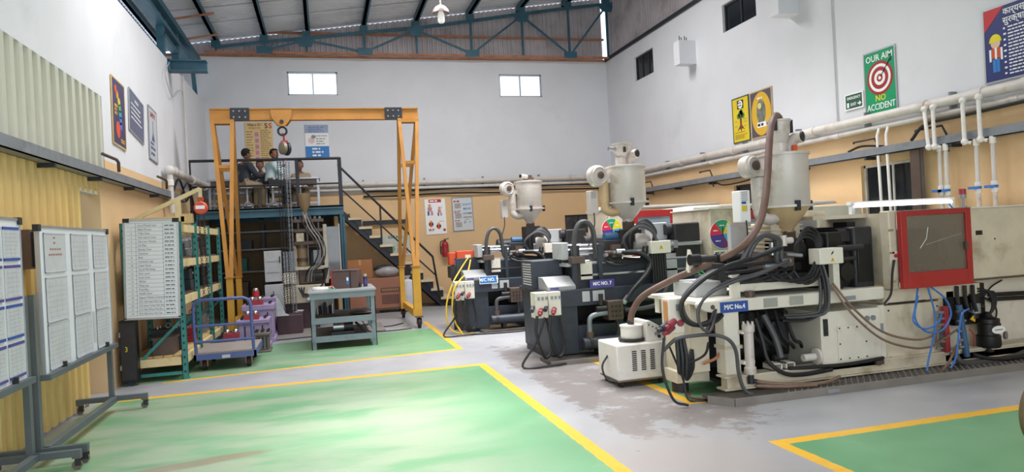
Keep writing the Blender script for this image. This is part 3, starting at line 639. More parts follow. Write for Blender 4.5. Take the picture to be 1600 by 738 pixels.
t = poster('sign', 'green-and-white target sign reading OUR AIM NO ACCIDENT on the right wall', 'sign', 'right', 8.09, 3.03, .54, .86, pgreen, alu)
ptext(t, 'OUR AIM', 0, .77, .125, white, .95); ptext(t, 'NO', .0, .205, .12, M('print_lemon', '#e8d820', .4), 1); ptext(t, 'ACCIDENT', 0, .09, .125, white, .82)
for r, m in ((.235, redm), (.195, white), (.155, redm), (.10, white), (.055, redm), (.025, white)): part('ring', disc(0, .485, r, .006+.0007*(.24-r)*10), m, t)
part('arrow', merge(MB().bar((.02, -.009, .50), (.19, -.009, .70), .008), MB().prism([(.17, .69), (.22, .74), (.21, .68)], 'y', -.010, 0)), black, t)
t = poster('sign', 'small dark green emergency exit sign with an arrow beside the target sign', 'sign', 'right', 8.60, 3.19, .33, .20, M('print_dark_green', '#2c5a48', .4), white)
ptext(t, 'EMERGENCY', 0, .15, .055, white, .85); ptext(t, 'EXIT', -.01, .055, .06, white, .9)
part('arrow', merge(box(.07, .11, -.006, 0, .045, .065), MB().prism([(.105, .02), (.145, .055), (.105, .09)], 'y', -.006, 0)), white, t); pbox(t, 'running_figure', -.14, -.10, .02, .09, white)
t = poster('sign', 'large dark blue notice with white lines of text and a helmeted worker, upper right', 'sign', 'right', 5.83, 3.08, 1.3, .83, M('print_royal', '#26326f', .4, var=.04), alu)
part('corner_flash', MB().prism([(-.65, .83), (-.40, .83), (-.65, .58)], 'y', -.006, 0), red2, t)
ptext(t, 'कार्यस्थल', -.22, .755, .10, white, .95); ptext(t, 'सुरक्षा के', -.24, .655, .10, white, .95)
pbox(t, 'number_box', .02, .25, .65, .79, white); ptext(t, '10', .10, .72, .12, black, 1, 'CENTER', .0075)
plines(t, -.36, .6, fr(.05, .575, 15), .015, white, 12); plines(t, -.415, -.38, fr(.06, .57, 9), .02, white, 13)
pbox(t, 'picture', -.56, -.52, .10, .26, signsky); pbox(t, 'picture', -.515, -.475, .10, .26, signsky); pbox(t, 'picture', -.57, -.465, .25, .38, orange); pbox(t, 'picture', -.53, -.505, .25, .38, white, .007)
pbox(t, 'picture', -.60, -.575, .23, .37, white); pbox(t, 'picture', -.46, -.435, .23, .37, white); part('picture', disc(-.518, .43, .058), M('print_face', '#e6c2a5', .5), t)
part('picture', MB().prism([(-.518+.075*math.cos(R(a)), .45+.085*math.sin(R(a))) for a in range(0, 181, 15)]+[(-.60, .445), (-.435, .445)], 'y', -.007, 0), M('print_lemon', '#e8d820', .4), t)

# ------------------------------------------------------------------ mobile notice boards on the left
def mobile_board(label, y0, y1, z0, z1, posts):
    X = -2.15; t = thing('mobile_notice_board', label, 'notice board', (X, (y0+y1)/2, 0), 'mobile notice boards')
    part('board', box(X-.012, X+.008, y0, y1, z0, z1), board_w, t)
    part('frame', merge(box(X-.016, X+.016, y0-.012, y1+.012, z1, z1+.018), box(X-.016, X+.016, y0-.012, y0, z0, z1), box(X-.016, X+.016, y1, y1+.012, z0, z1)), alu, t)
    for y in (y0, y1): part('corner_cap', box(X-.02, X+.022, y-.03, y+.03, z1-.03, z1+.024), rubber, t)
    part('lower_rail', box(X-.02, X+.05, y0-.02, y1+.05, z0-.045, z0), standm, t)
    part('clip', merge(*[box(X+.01, X+.045, y0+(y1-y0)*f, y0+(y1-y0)*f+.02, z0-.01, z0+.045) for f in (.2, .86)]), rubber, t)
    for y in posts:
        part('post', box(X-.055, X-.012, y-.028, y+.028, .14, 1.33), standm, t)
        part('foot', box(X-.36, X+.30, y-.025, y+.025, .10, .15), standm, t)
        for dx_ in (-.33, .27):
            c = part('castor', merge(cyl((X+dx_, y-.012, .035), (X+dx_, y+.012, .035), .035), box(X+dx_-.03, X+dx_+.03, y-.02, y+.02, .085, .10)), M('castor_grey', '#6d6058', .5), t, 'small swivel castor')
            part('fork', merge(box(X+dx_-.012, X+dx_+.03, y-.018, y-.013, .03, .09), box(X+dx_-.012, X+dx_+.03, y+.013, y+.018, .03, .09)), darksteel, c)
    part('floor_bar', box(X-.03, X+.03, posts[0], posts[1], .10, .15), standm, t)
    return t
mobile_board('white notice board on castors bearing nine grey sheets, farther of the two', 6.24, 8.03, .70, 1.85, (6.17, 8.08))
mobile_board('white notice board on castors at the left edge, its sheets bordered in blue', 4.1, 5.89, .74, 1.89, (4.05, 6.0))
def sheet(label, y0, y1, z0, z1, group, style, seed):
    X = -2.138; t = thing('paper_sheet', label, 'paper', (X, (y0+y1)/2, z0), group); r_ = random.Random(seed)
    part('leaf', box(X-.002, X+.004, y0, y1, z0, z1), paper, t)
    if style == 'blue':
        m = signblue if seed % 2 else signpurple
        part('border_strip', box(X, X+.006, y0, y1, z1-.02, z1), m, t); part('border_strip', box(X, X+.006, y0, y1, z0, z0+.02), m, t)
    else: part('sleeve_edge', merge(box(X, X+.007, y0, y1, z0, z0+.008), box(X, X+.007, y0, y0+.008, z0, z1), box(X, X+.007, y1-.008, y1, z0, z1), box(X, X+.007, y0, y1, z1-.008, z1)), M('print_silver', '#c5c7ce', .4), t)
    mb = MB()
    if style == 'blocks':
        for (a, b) in ((.45, .85), (.45, .72)): mb.box(X, X+.005, y0+(y1-y0)*(a-.03), y0+(y1-y0)*(a+.06), z0+(z1-z0)*b, z0+(z1-z0)*(b+.05))
        for i in range(5): mb.box(X, X+.005, y0+(y1-y0)*(.25+.11*i), y0+(y1-y0)*(.32+.11*i), z0+(z1-z0)*.56, z0+(z1-z0)*.61)
        for i in range(6): mb.box(X, X+.005, y0+(y1-y0)*(.18+.11*i), y0+(y1-y0)*(.26+.11*i), z0+(z1-z0)*.42, z0+(z1-z0)*.47)
        part('print', mb, M('print_dull_red', '#a0706a', .6), t, kind='stuff')
    else:
        n = r_.randint(6, 9)
        for i in range(n):
            zz = z0+(z1-z0)*(.1+.8*i/n); y = y0+.03
            while y < y1-.05:
                l = r_.uniform(.02, .09); mb.box(X, X+.0045, y, min(y+l, y1-.03), zz, zz+.0045); y += l+.015
        for f in (.15, .45, .7): mb.box(X, X+.0046, y0+(y1-y0)*f, y0+(y1-y0)*f+.002, z0+.03, z1-.03)
        part('print', mb, M('print_soft', '#a6a9b0', .6), t, kind='stuff')
k = 0; rows = ('top', 'middle', 'bottom'); cols = ('left', 'centre', 'right')
for r_i, (z0, z1) in enumerate(((1.49, 1.81), (1.09, 1.45), (.715, 1.075))):
    for c_i, (y0, y1) in enumerate(((6.33, 6.80), (6.95, 7.40), (7.55, 7.97))):
        k += 1; sheet(('red-printed chart' if k == 1 else 'grey printed sheet')+', %s row, %s column of the nine-sheet notice board' % (rows[r_i], cols[c_i]), y0, y1, z0, z1, 'sheets on the farther notice board', 'blocks' if k == 1 else 'lines', k)
solid('paper_slip', box(-2.14, -2.133, 7.46, 7.53, .80, 1.08), paper, 'narrow blank slip between the bottom sheets of the nine-sheet notice board', 'paper')
for r_i, (z0, z1) in enumerate(((1.60, 1.84), (1.32, 1.57), (1.05, 1.29), (.77, 1.02))):
    for c_i, (y0, y1) in enumerate(((5.20, 5.56), (5.60, 5.86))):
        k += 1; sheet('blue-bordered sheet, %s row, %s column at the left-edge notice board' % (('top', 'second', 'third', 'bottom')[r_i], ('inner', 'right-hand')[c_i]), y0, y1, z0, z1, 'sheets on the left-edge notice board', 'blue', r_i+1)
bx = thing('switch_box', 'small brown switch box fixed to the yellow sheets between the notice boards', 'switch box', (-2.5, 6.9, 1.5))
part('case', box(-2.56, -2.42, 6.86, 7.02, 1.52, 1.86), brownm, bx); part('cover', box(-2.42, -2.40, 6.90, 7.02, 1.54, 1.84), oily, bx, 'dark open cover')

# ------------------------------------------------------------------ written whiteboard in front of the rack
t = local(thing('whiteboard', 'whiteboard with a handwritten ruled list hung on the end of the rack', 'whiteboard', (-2.05, 9.42, .81)))
t.rotation_euler.y = R(1.5)
part('board', box(-.29, .29, -.008, .01, .01, 1.19), board_w, t)
part('frame', merge(box(-.31, .31, -.016, .016, -.01, .015), box(-.31, .31, -.016, .016, 1.185, 1.21), box(-.31, -.287, -.016, .016, 0, 1.2), box(.287, .31, -.016, .016, 0, 1.2)), alu, t)
part('corner_cap', merge(*[box(x-.035, x+.035, -.02, .02, 1.17, 1.22) for x in (-.275, .275)]), rubber, t)
lines = MB(); n = 23; zz = [.04+i*(1.12/n) for i in range(n+1)]
for z in zz: lines.box(-.27, .27, -.0095, -.008, z-.0012, z+.0012)
for x in (-.17, .13): lines.box(x-.0014, x+.0014, -.0095, -.008, .04, 1.16)
part('ruling', lines, inkgrey, t)
words = ['List of Moulds Lines', 'Name Process', '2 Pipe Union', 'Valve Seat & Cover', 'Clip Lever Maintain', 'End Plate', 'Bearing Cover', 'Connector', 'Body', 'Connector Cap', 'Lower Frame', 'Top & Mid Fitting', 'Door cover', 'Knob Cover', 'MB link', 'Fitting cap', 'Front Box', 'Handle Cover', 'Support Washer Connector', 'R.H. Side Inner End Cap', 'R.H. Inner Cover Part Box', 'L.H. Side Wheel Flat Box', 'R.H. Side Inner End Cap']
part('handwriting', merge(*[shifted(text_mb(s_, .036, 'LEFT', .0005, .72, .25), -.15, -.0095, zz[n-1-i]+.022) for i, s_ in enumerate(words)]), inkgrey, t, kind='stuff')
part('handwriting', merge(*[shifted(text_mb(str(i), .032, 'CENTER', .0005, .8, .2), -.22, -.0095, zz[n-1-i]+.022) for i in range(1, 23)]), inkgrey, t, kind='stuff')
rg2 = random.Random(5)
part('handwriting', merge(*[words_mb(.15, .26, zz[n-1-i]+.02, .014, -.0095, rg2) for i in range(23)]), inkgrey, t, kind='stuff')

# ------------------------------------------------------------------ teal rack with its load
rk = thing('pallet_rack', 'teal slotted rack with cream beams along the left wall', 'rack', (-2.08, 11.5, 0))
UY = (9.62, 10.75, 11.9, 13.05)
for y in UY:
    for x in (-1.79, -2.42):
        u = part('upright', merge(box(x, x+.006, y, y+.075, 0, 1.99), box(x, x+.06, y, y+.006, 0, 1.99), box(x, x+.06, y+.069, y+.075, 0, 1.99), box(x-.02, x+.08, y-.02, y+.095, 0, .008)), teal2, rk)
        part('slot', merge(*[box(x-.0015, x+.001, y+.025, y+.05, z/100, z/100+.03) for z in range(8, 196, 9)]+[box(x+.022, x+.042, y-.0015, y+.001, z/100, z/100+.03) for z in range(8, 196, 9)]), rubber, u, kind='stuff')
    part('brace', MB().bar((-2.38, y+.04, .15), (-1.77, y+.04, .75), .035), teal2, rk); part('brace', MB().bar((-1.77, y+.04, .85), (-2.38, y+.04, 1.4), .035), teal2, rk)
    part('cross_tie', box(-2.4, -1.76, y+.02, y+.06, .06, .10), teal2, rk)
for z in (.18, .93, 1.41, 1.86):
    for x in (-1.80, -2.43):
        for a, b in zip(UY[:-1], UY[1:]): part('beam', box(x, x+.05, a+.08, b-.005, z, z+.10), beamcream, rk)
    part('end_beam', box(-2.38, -1.8, 9.64, 9.69, z, z+.10), beamcream, rk)
    for k in range(5):
        x = -2.36+k*.115
        if z < 1.8: part('shelf_plank', box(x, x+.105, 9.70, 13.05, z+.10, z+.125), wood if z < .5 else brownm, rk)
LV = {.305: 'bottom shelf', 1.055: 'second shelf', 1.535: 'third shelf'}
rg3 = random.Random(11); itm = 0
colors = [(iron, 'black'), (brownm, 'brown'), (oily, 'oily dark'), (steel, 'bare steel'), (navy, 'navy'), (redm, 'red-brown')]
for z in LV:
    for bay in range(3):
        a, b = UY[bay]+.14, UY[bay+1]-.08; j = 0; y = 10.12 if (bay == 0 and z < .5) else a
        while y < b-.2 and j < 3:
            L_ = rg3.uniform(.22, .34); D_ = rg3.uniform(.30, .46); H_ = rg3.uniform(.18, .30); m, cn = colors[(itm*5+j) % 6]
            if y+L_ > b: break
            it = thing('mould_block', '%s mould block, %s on the %s, %s bay of the rack' % (cn, ('first', 'second', 'third')[j], LV[z], ('front', 'middle', 'rear')[bay]), 'mould', (-1.86-D_/2, y+L_/2, z), 'mould blocks on the teal rack')
            part('lower_half', box(-1.86-D_, -1.86, y, y+L_, z, z+H_*.48), m, it, bev=.006); part('upper_half', box(-1.85-D_, -1.87, y+.01, y+L_-.01, z+H_*.5, z+H_), m, it, bev=.006)
            part('tie_bolt', merge(*[cyl((-1.86-D_*f, y+L_*g_, z+H_), (-1.86-D_*f, y+L_*g_, z+H_+.03), .014, n=8) for f in (.2, .8) for g_ in (.2, .8)]), steel, it)
            part('lifting_eye', MB().torus((-1.86-D_/2, y+L_/2, z+H_+.035), .03, .008, (0, 1, 0), 12, 6), steel, it); y += L_+rg3.uniform(.04, .12); j += 1; itm += 1
bxs = thing('storage_box', 'grey-brown wooden box on the bottom rack shelf behind the written whiteboard', 'box', (-2.05, 9.9, .305))
part('case', box(-2.14, -1.90, 9.74, 10.06, .306, .50), brownm, bxs)
part('lid', box(-2.15, -1.89, 9.73, 10.07, .50, .53), brownm, bxs)
ct = thing('tool_chest', 'upright black metal chest with a yellow mark between wall and rack', 'chest', (-2.36, 9.60, 0))
part('body', box(-2.44, -2.26, 9.46, 9.60, .04, .80), oily, ct, bev=.006); part('door', box(-2.43, -2.27, 9.448, 9.46, .08, .77), iron, ct); part('hinge', box(-2.445, -2.43, 9.44, 9.45, .2, .26), steel, ct); part('hinge', box(-2.445, -2.43, 9.44, 9.45, .6, .66), steel, ct)
part('mark', shifted(text_mb('3', .09, sx=.8), -2.37, 9.445, .45), M('print_lemon', '#e8d820', .4), ct, 'yellow painted mark')
jb = thing('jib_bracket', 'cream painted jib bracket on top of the rack end holding the red hoist', 'jib', (-2.0, 9.9, 1.99))
part('base_bar', box(-2.35, -1.72, 9.86, 9.94, 1.99, 2.06), beamcream, jb); part('arm', MB().bar((-2.3, 9.9, 2.05), (-1.52, 9.9, 2.41), .05), beamcream, jb)
part('post', box(-1.83, -1.76, 9.87, 9.93, 2.06, 2.30), beamcream, jb); part('hook_link', box(-1.54, -1.50, 9.88, 9.92, 2.30, 2.42), beamcream, jb); part('end_block', box(-1.76, -1.62, 9.86, 9.94, 1.97, 2.09), wood, jb)
hs = thing('chain_hoist', 'round red chain hoist with a white plate hanging from the cream jib', 'hoist', (-1.52, 9.9, 2.1))
part('body', MB().lathe([(.02, -.05), (.07, -.05), (.085, -.03), (.085, .03), (.07, .05), (.02, .05)], (-1.52, 9.9, 2.16), 22, (0, 1, 0)), hoistred, hs)
part('hook', MB().torus((-1.52, 9.9, 2.275), .03, .011, (0, 1, 0), 14, 6), hoistred, hs); part('neck', cyl((-1.52, 9.9, 2.2), (-1.52, 9.9, 2.26), .02), hoistred, hs)
part('name_plate', box(-1.575, -1.465, 9.842, 9.85, 2.145, 2.19), white, hs); 
def chain(pts, r=.006, pitch=.03):
    """links along a line, alternately turned"""
    mb = MB(); a, b = Vector(pts[0]), Vector(pts[1]); n = max(2, int((b-a).length/pitch)); d = (b-a)/n
    for i in range(n):
        p = a+d*i; ax = (1, 0, 0) if i % 2 else (0, 1, 0); w_ = .011
        u = Vector((0, 1, 0)) if i % 2 else Vector((1, 0, 0))
        mb.tube([p-u*w_, p+u*w_, p+d*1.25+u*w_, p+d*1.25-u*w_, p-u*w_], r*.6, 4, straight=True)
    return mb
for dx_ in (-.03, .03): part('chain', chain([(-1.52+dx_, 9.9, 2.08), (-1.50+dx_, 9.86, 1.02)]), darksteel, hs)

# ------------------------------------------------------------------ platform trolley
tr = thing('platform_trolley', 'blue platform trolley with a grey deck beside the rack', 'trolley', (-1.35, 10.5, 0))
part('deck', box(-1.72, -.96, 10.08, 11.1, .215, .24), trolgrey, tr); part('rim', merge(box(-1.73, -.95, 10.07, 10.10, .15, .225), box(-1.73, -.95, 11.08, 11.11, .15, .225), box(-1.73, -1.70, 10.07, 11.1, .15, .225), box(-.98, -.95, 10.07, 11.1, .15, .225)), trolblue, tr)
part('handle', tube([(-1.70, 10.10, .2), (-1.71, 10.08, .55), (-1.71, 10.07, .84), (-1.69, 10.07, .91), (-1.63, 10.06, .945), (-1.08, 10.06, .945), (-1.01, 10.07, .91), (-.99, 10.07, .84), (-.99, 10.08, .55), (-.98, 10.10, .2)], .021, 10, straight=True), trolblue, tr)
for z in (.60, .39): part('handle_bar', cyl((-1.71, 10.08, z), (-.985, 10.08, z), .018), trolblue, tr)
part('lug', box(-1.38, -1.28, 10.05, 10.07, .16, .20), alu, tr)
for x in (-1.62, -1.06):
    for y in (10.2, 10.98):
        c = part('castor', merge(cyl((x-.025, y, .07), (x+.025, y, .07), .07)), rubber, tr); part('fork', merge(box(x-.045, x-.03, y-.03, y+.03, .05, .15), box(x+.03, x+.045, y-.03, y+.03, .05, .15), box(x-.045, x+.045, y-.05, y+.05, .142, .152)), rust, c)

# ------------------------------------------------------------------ gantry crane and its hoist
gt = thing('gantry_crane', 'yellow A-frame gantry crane on castors spanning the rear bay', 'gantry crane', (0, 13.7, 0))
part('beam', merge(box(-1.87, 1.90, 13.63, 13.77, 4.145, 4.165), box(-1.87, 1.90, 13.63, 13.77, 3.945, 3.965), box(-1.87, 1.90, 13.66, 13.70, 3.96, 4.15)), crane_y, gt)
for x in (-1.52, 1.26): 
    s_ = part('splice_plate', box(x, x+.33, 13.625, 13.655, 3.94, 4.17), darksteel, gt, 'dark bolted splice plate'); part('bolt', merge(*[cyl((x+.06+.1*i, 13.615, z), (x+.06+.1*i, 13.63, z), .016, n=6) for i in range(3) for z in (4.0, 4.11)]), steel, s_)
for tl, trr, fn, ff in ((-1.83, -1.49, -1.58, -1.62), (1.53, 1.87, 1.60, 1.52)):
    for (fx, fy, zt) in ((fn, 12.85, 1.12), (ff, 14.55, 1.06)):
        part('leg', MB().bar((fx-.02, fy, zt-.02), (tl, 13.7+(-.05 if fy < 13.7 else .05), 3.95), .065, .065, (0, 1, 0)), crane_y, gt)
        part('leg', MB().bar((fx+.03, fy, zt-.02), (trr, 13.7+(-.05 if fy < 13.7 else .05), 3.95), .065, .065, (0, 1, 0)), crane_y, gt)
        pw = .07 if (fx > 1.55) else .05; f = (3.08-zt)/(3.95-zt); yb = fy+(13.7-fy)*f
        part('tie_bar', MB().bar((fx+(tl-fx)*f, yb, 3.08), (fx+(trr-fx)*f, yb, 3.08), .06), crane_y, gt)
        part('foot_post', box(fx-pw, fx+pw, fy-.06, fy+.06, .2, zt), crane_low, gt); part('cap_plate', box(fx-pw-.02, fx+pw+.02, fy-.08, fy+.08, zt-.01, zt+.012), crane_y, gt)
        cx, cy = fx+.0, fy+(-.12 if fy < 13.7 else .08)
        c = part('castor', merge(MB().lathe([(.03, -.028), (.085, -.028), (.095, -.015), (.095, .015), (.085, .028), (.03, .028)], (cx, cy, .095), 20, (1, 0, 0))), rubber, gt, 'dark swivel castor')
        part('fork', merge(box(cx-.045, cx-.035, cy-.03, cy+.03, .08, .21), box(cx+.035, cx+.045, cy-.03, cy+.03, .08, .21), box(cx-.07, cx+.07, cy-.08, cy+.08, .20, .215)), brownm, c); part('hub', cyl((cx-.05, cy, .095), (cx+.05, cy, .095), .022), redm, c)
    part('top_tie', box(tl-.03, trr+.03, 13.60, 13.80, 3.88, 3.945), crane_y, gt)
    part('foot_channel', box((fn+ff)/2-.05, (fn+ff)/2+.05, 12.8, 14.6, .21, .34), crane_low, gt)
ho = thing('chain_block', 'hand chain block hanging from a trolley on the yellow gantry beam', 'hoist', (-.63, 13.6, 3))
part('trolley_plate', MB().prism([(-.82, 4.12), (-.80, 3.97), (-.72, 3.86), (-.68, 3.82), (-.58, 3.82), (-.54, 3.86), (-.46, 3.97), (-.44, 4.12)], 'y', 13.56, 13.59), crane_y, ho); part('trolley_plate', MB().prism([(-.82, 4.12), (-.80, 3.97), (-.72, 3.86), (-.54, 3.86), (-.46, 3.97), (-.44, 4.12)], 'y', 13.81, 13.84), crane_y, ho)
for x in (-.74, -.52): part('wheel', cyl((x, 13.57, 4.02), (x, 13.83, 4.02), .065, n=20), darksteel, ho)
part('axle', cyl((-.63, 13.53, 3.9), (-.63, 13.85, 3.9), .035), darksteel, ho); part('eye_ring', MB().torus((-.63, 13.66, 3.74), .075, .02, (0, 1, 0), 22, 8), darksteel, ho)
part('top_hook', merge(MB().tube([(-.63, 13.66, 3.70), (-.61, 13.66, 3.66), (-.61, 13.66, 3.60), (-.60, 13.66, 3.54)], .018, 8)), redm, ho, 'dark red hook rod')
part('drum', MB().lathe([(.03, -.01), (.10, -.01), (.12, .005), (.12, .06), (.10, .075), (.03, .075)], (-.66, 13.60, 3.42), 24, (.87, .5, 0)), M('drum_tan', '#8d8574', .5, .3, var=.2), ho)
part('hand_wheel', MB().lathe([(.03, .08), (.11, .08), (.125, .09), (.125, .13), (.11, .145), (.03, .145)], (-.66, 13.60, 3.41), 24, (.87, .5, 0)), darksteel, ho); part('top_plate', box(-.66, -.54, 13.60, 13.70, 3.50, 3.56), redm, ho)
for k, (x, y, z1, z0) in enumerate(((-.74, 13.58, 3.38, .35), (-.69, 13.58, 3.2, .05), (-.64, 13.64, 3.22, .05), (-.60, 13.66, 3.2, .02), (-.55, 13.72, 3.2, .02))): part('chain', chain([(x, y, z1), (x+.0, y, z0)], .009, .045), darksteel if k < 3 else galv, ho)
part('lower_hook', merge(MB().torus((-.66, 13.62, .06), .05, .014, (0, 1, 0), 14, 6)), steel, ho)

# ------------------------------------------------------------------ mezzanine, stair and railings
mz = thing('mezzanine', 'steel mezzanine with blue-green edge beam in the rear left corner', 'mezzanine', (-1.0, 16.3, 0))
part('deck', box(-2.5, .44, 15.0, 17.58, 2.37, 2.41), plate, mz); part('edge_beam', merge(box(-2.5, .44, 15.0, 15.08, 2.34, 2.40), box(-2.5, .44, 15.03, 15.05, 2.22, 2.36), box(-2.5, .44, 15.0, 15.08, 2.21, 2.225)), teal, mz)
part('side_beam', box(.36, .44, 15.08, 17.58, 2.21, 2.37), teal, mz); part('back_beam', box(-2.5, .36, 17.45, 17.55, 2.2, 2.37), teal, mz)
for k in range(4): part('joist', box(-2.0+k*.6, -1.94+k*.6, 15.08, 17.45, 2.26, 2.37), darksteel, mz)
for x, y in ((.36, 15.0), (.36, 17.4), (-2.47, 15.0)): part('column', merge(box(x, x+.09, y, y+.012, 0, 2.21), box(x, x+.09, y+.078, y+.09, 0, 2.21), box(x+.04, x+.05, y, y+.09, 0, 2.21)), teal, mz)
part('corner_bracket', box(.40, .56, 14.99, 15.1, 2.17, 2.21), darksteel, mz)
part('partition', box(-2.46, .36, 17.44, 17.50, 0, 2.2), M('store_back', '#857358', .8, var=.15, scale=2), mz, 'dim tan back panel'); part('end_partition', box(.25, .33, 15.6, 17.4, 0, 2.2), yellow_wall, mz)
rl = thing('mezzanine_railing', 'black pipe railing along the front edge of the mezzanine', 'railing', (-1, 15.04, 2.41))
for z in (3.38, 2.86): part('rail', cyl((-2.49, 15.04, z), (.42, 15.04, z), .028 if z > 3 else .018), railm, rl)
for x, s_ in ((-2.48, .03), (-.45, .05), (.40, .055), (-1.6, .03)): part('post', box(x-s_/1.4, x+s_/1.4, 15.02, 15.07, 2.41, 3.39), railm, rl)
for z in (3.38, 2.86): part('rail', cyl((.41, 15.04, z), (.41, 16.45, z), .024 if z > 3 else .018), railm, rl)
st = thing('staircase', 'steel staircase with open pan treads rising left to the mezzanine', 'staircase', (1.55, 16.9, 0))
for y in (16.5, 17.40): part('stringer', MB().prism([(.42, 2.40), (.42, 2.22), (2.62, .0), (2.82, .0), (2.82, .06)], 'y', y, y+.04), railm, st)
for i in range(10):
    x1 = .62+(i+1)*.226; z = 2.40-(i+1)*.2185
    part('tread', box(x1-.27, x1+.03, 16.45, 17.44, z-.055, z), M('tread_cream', '#d6c6a6', .6, var=.1), st)
    part('riser_plate', box(x1+.0, x1+.02, 16.49, 17.43, z-.2, z-.055), darksteel, st); part('side_plate', MB().prism([(x1-.2, z-.055), (x1+.01, z-.055), (x1+.01, z-.26)], 'y', 16.48, 16.5), darksteel, st)
part('handrail', tube([(.43, 16.45, 3.36), (2.46, 16.45, 1.18), (2.56, 16.45, .38)], .026, 8, straight=True), railm, st)
part('middle_rail', cyl((.43, 16.45, 2.86), (2.50, 16.45, .75), .018), railm, st); part('rail_post', box(1.28, 1.32, 16.43, 16.47, 1.55, 2.46), railm, st)
solid('wall_beam', box(.95, 2.1, 17.5, 17.6, 2.02, 2.12), darksteel, 'dark steel channel fixed on the rear wall behind the stair', 'beam')

# tables and stools on the mezzanine
def mezz_table(label, x0, x1, y0, y1):
    t = thing('canteen_table', label, 'table', ((x0+x1)/2, (y0+y1)/2, 2.41)); z = 3.13
    part('tabletop', box(x0, x1, y0, y1, z-.04, z), steel, t, bev=.006); part('apron', box(x0+.03, x1-.03, y0+.03, y0+.05, z-.13, z-.04), brownm, t); part('apron', box(x0+.03, x1-.03, y1-.05, y1-.03, z-.13, z-.04), brownm, t)
    for x in (x0+.05, x1-.05):
        for y in (y0+.05, y1-.05): part('leg', box(x-.025, x+.025, y-.025, y+.025, 2.41, z-.04), alu, t)
    for y in (y0+.05, y1-.05): part('foot_rail', box(x0+.05, x1-.05, y-.015, y+.015, 2.55, 2.58), alu, t)
mezz_table('bare steel canteen table left of the gantry leg on the mezzanine', -2.38, -1.30, 16.40, 17.1)
mezz_table('bare steel canteen table at the right end of the mezzanine', -1.22, .0, 16.40, 17.1)
st0 = None
def stool(x, y, label):
    global st0
    if st0 is None:
        st0 = thing('stool', label, 'stool', (x, y, 2.41), 'steel stools on the mezzanine')
        part('seat', MB().lathe([(.02, 0), (.15, 0), (.165, .015), (.165, .035), (.15, .05), (.02, .052)], (x, y, 2.86)), chrome, st0)
        part('stem', cyl((x, y, 2.50), (x, y, 2.87), .028), alu, st0)
        for a in (45, 135, 225, 315): part('leg', MB().bar((x+.02*math.cos(R(a)), y+.02*math.sin(R(a)), 2.60), (x+.18*math.cos(R(a)), y+.18*math.sin(R(a)), 2.42), .03), alu, st0)
        part('foot_ring', MB().torus((x, y, 2.5), .13, .012), alu, st0)
    else:
        c = dup(st0); c.location = (x, y, 2.41); c['label'] = label
stool(-1.52, 15.95, 'steel stool under the man in the dark jacket'); stool(-1.0, 15.95, 'steel stool under the man in the pale blue shirt'); stool(-.43, 15.95, 'empty steel stool in front of the right-hand canteen table'); stool(-2.0, 16.0, 'empty steel stool left of the yellow gantry leg')
stool(-.42, 17.32, 'steel stool under the woman behind the table'); stool(-1.28, 17.32, 'steel stool under the man behind the table')

# ------------------------------------------------------------------ people at the mezzanine tables
def skin_mb(nodes, edges, root, sub=2):
    names = list(nodes); me = bpy.data.meshes.new('k'); me.from_pydata([nodes[n][0] for n in names], [(names.index(a), names.index(b)) for a, b in edges], [])
    ob = bpy.data.objects.new('k', me); col.objects.link(ob)
    md = ob.modifiers.new('s', 'SKIN'); md.use_smooth_shade = True
    for i, n in enumerate(names):
        v = me.skin_vertices[0].data[i]; r = nodes[n][1]; v.radius = r if isinstance(r, tuple) else (r, r); v.use_root = (n == root)
    sd = ob.modifiers.new('d', 'SUBSURF'); sd.levels = sub; sd.render_levels = sub
    ev = ob.evaluated_get(bpy.context.evaluated_depsgraph_get()); m2 = bpy.data.meshes.new_from_object(ev)
    mb = MB(); mb.v = [tuple(v.co) for v in m2.vertices]; mb.f = [tuple(p.vertices) for p in m2.polygons]; mb.mi = [0]*len(mb.f)
    bpy.data.objects.remove(ob); bpy.data.meshes.remove(me); bpy.data.meshes.remove(m2)
    return mb
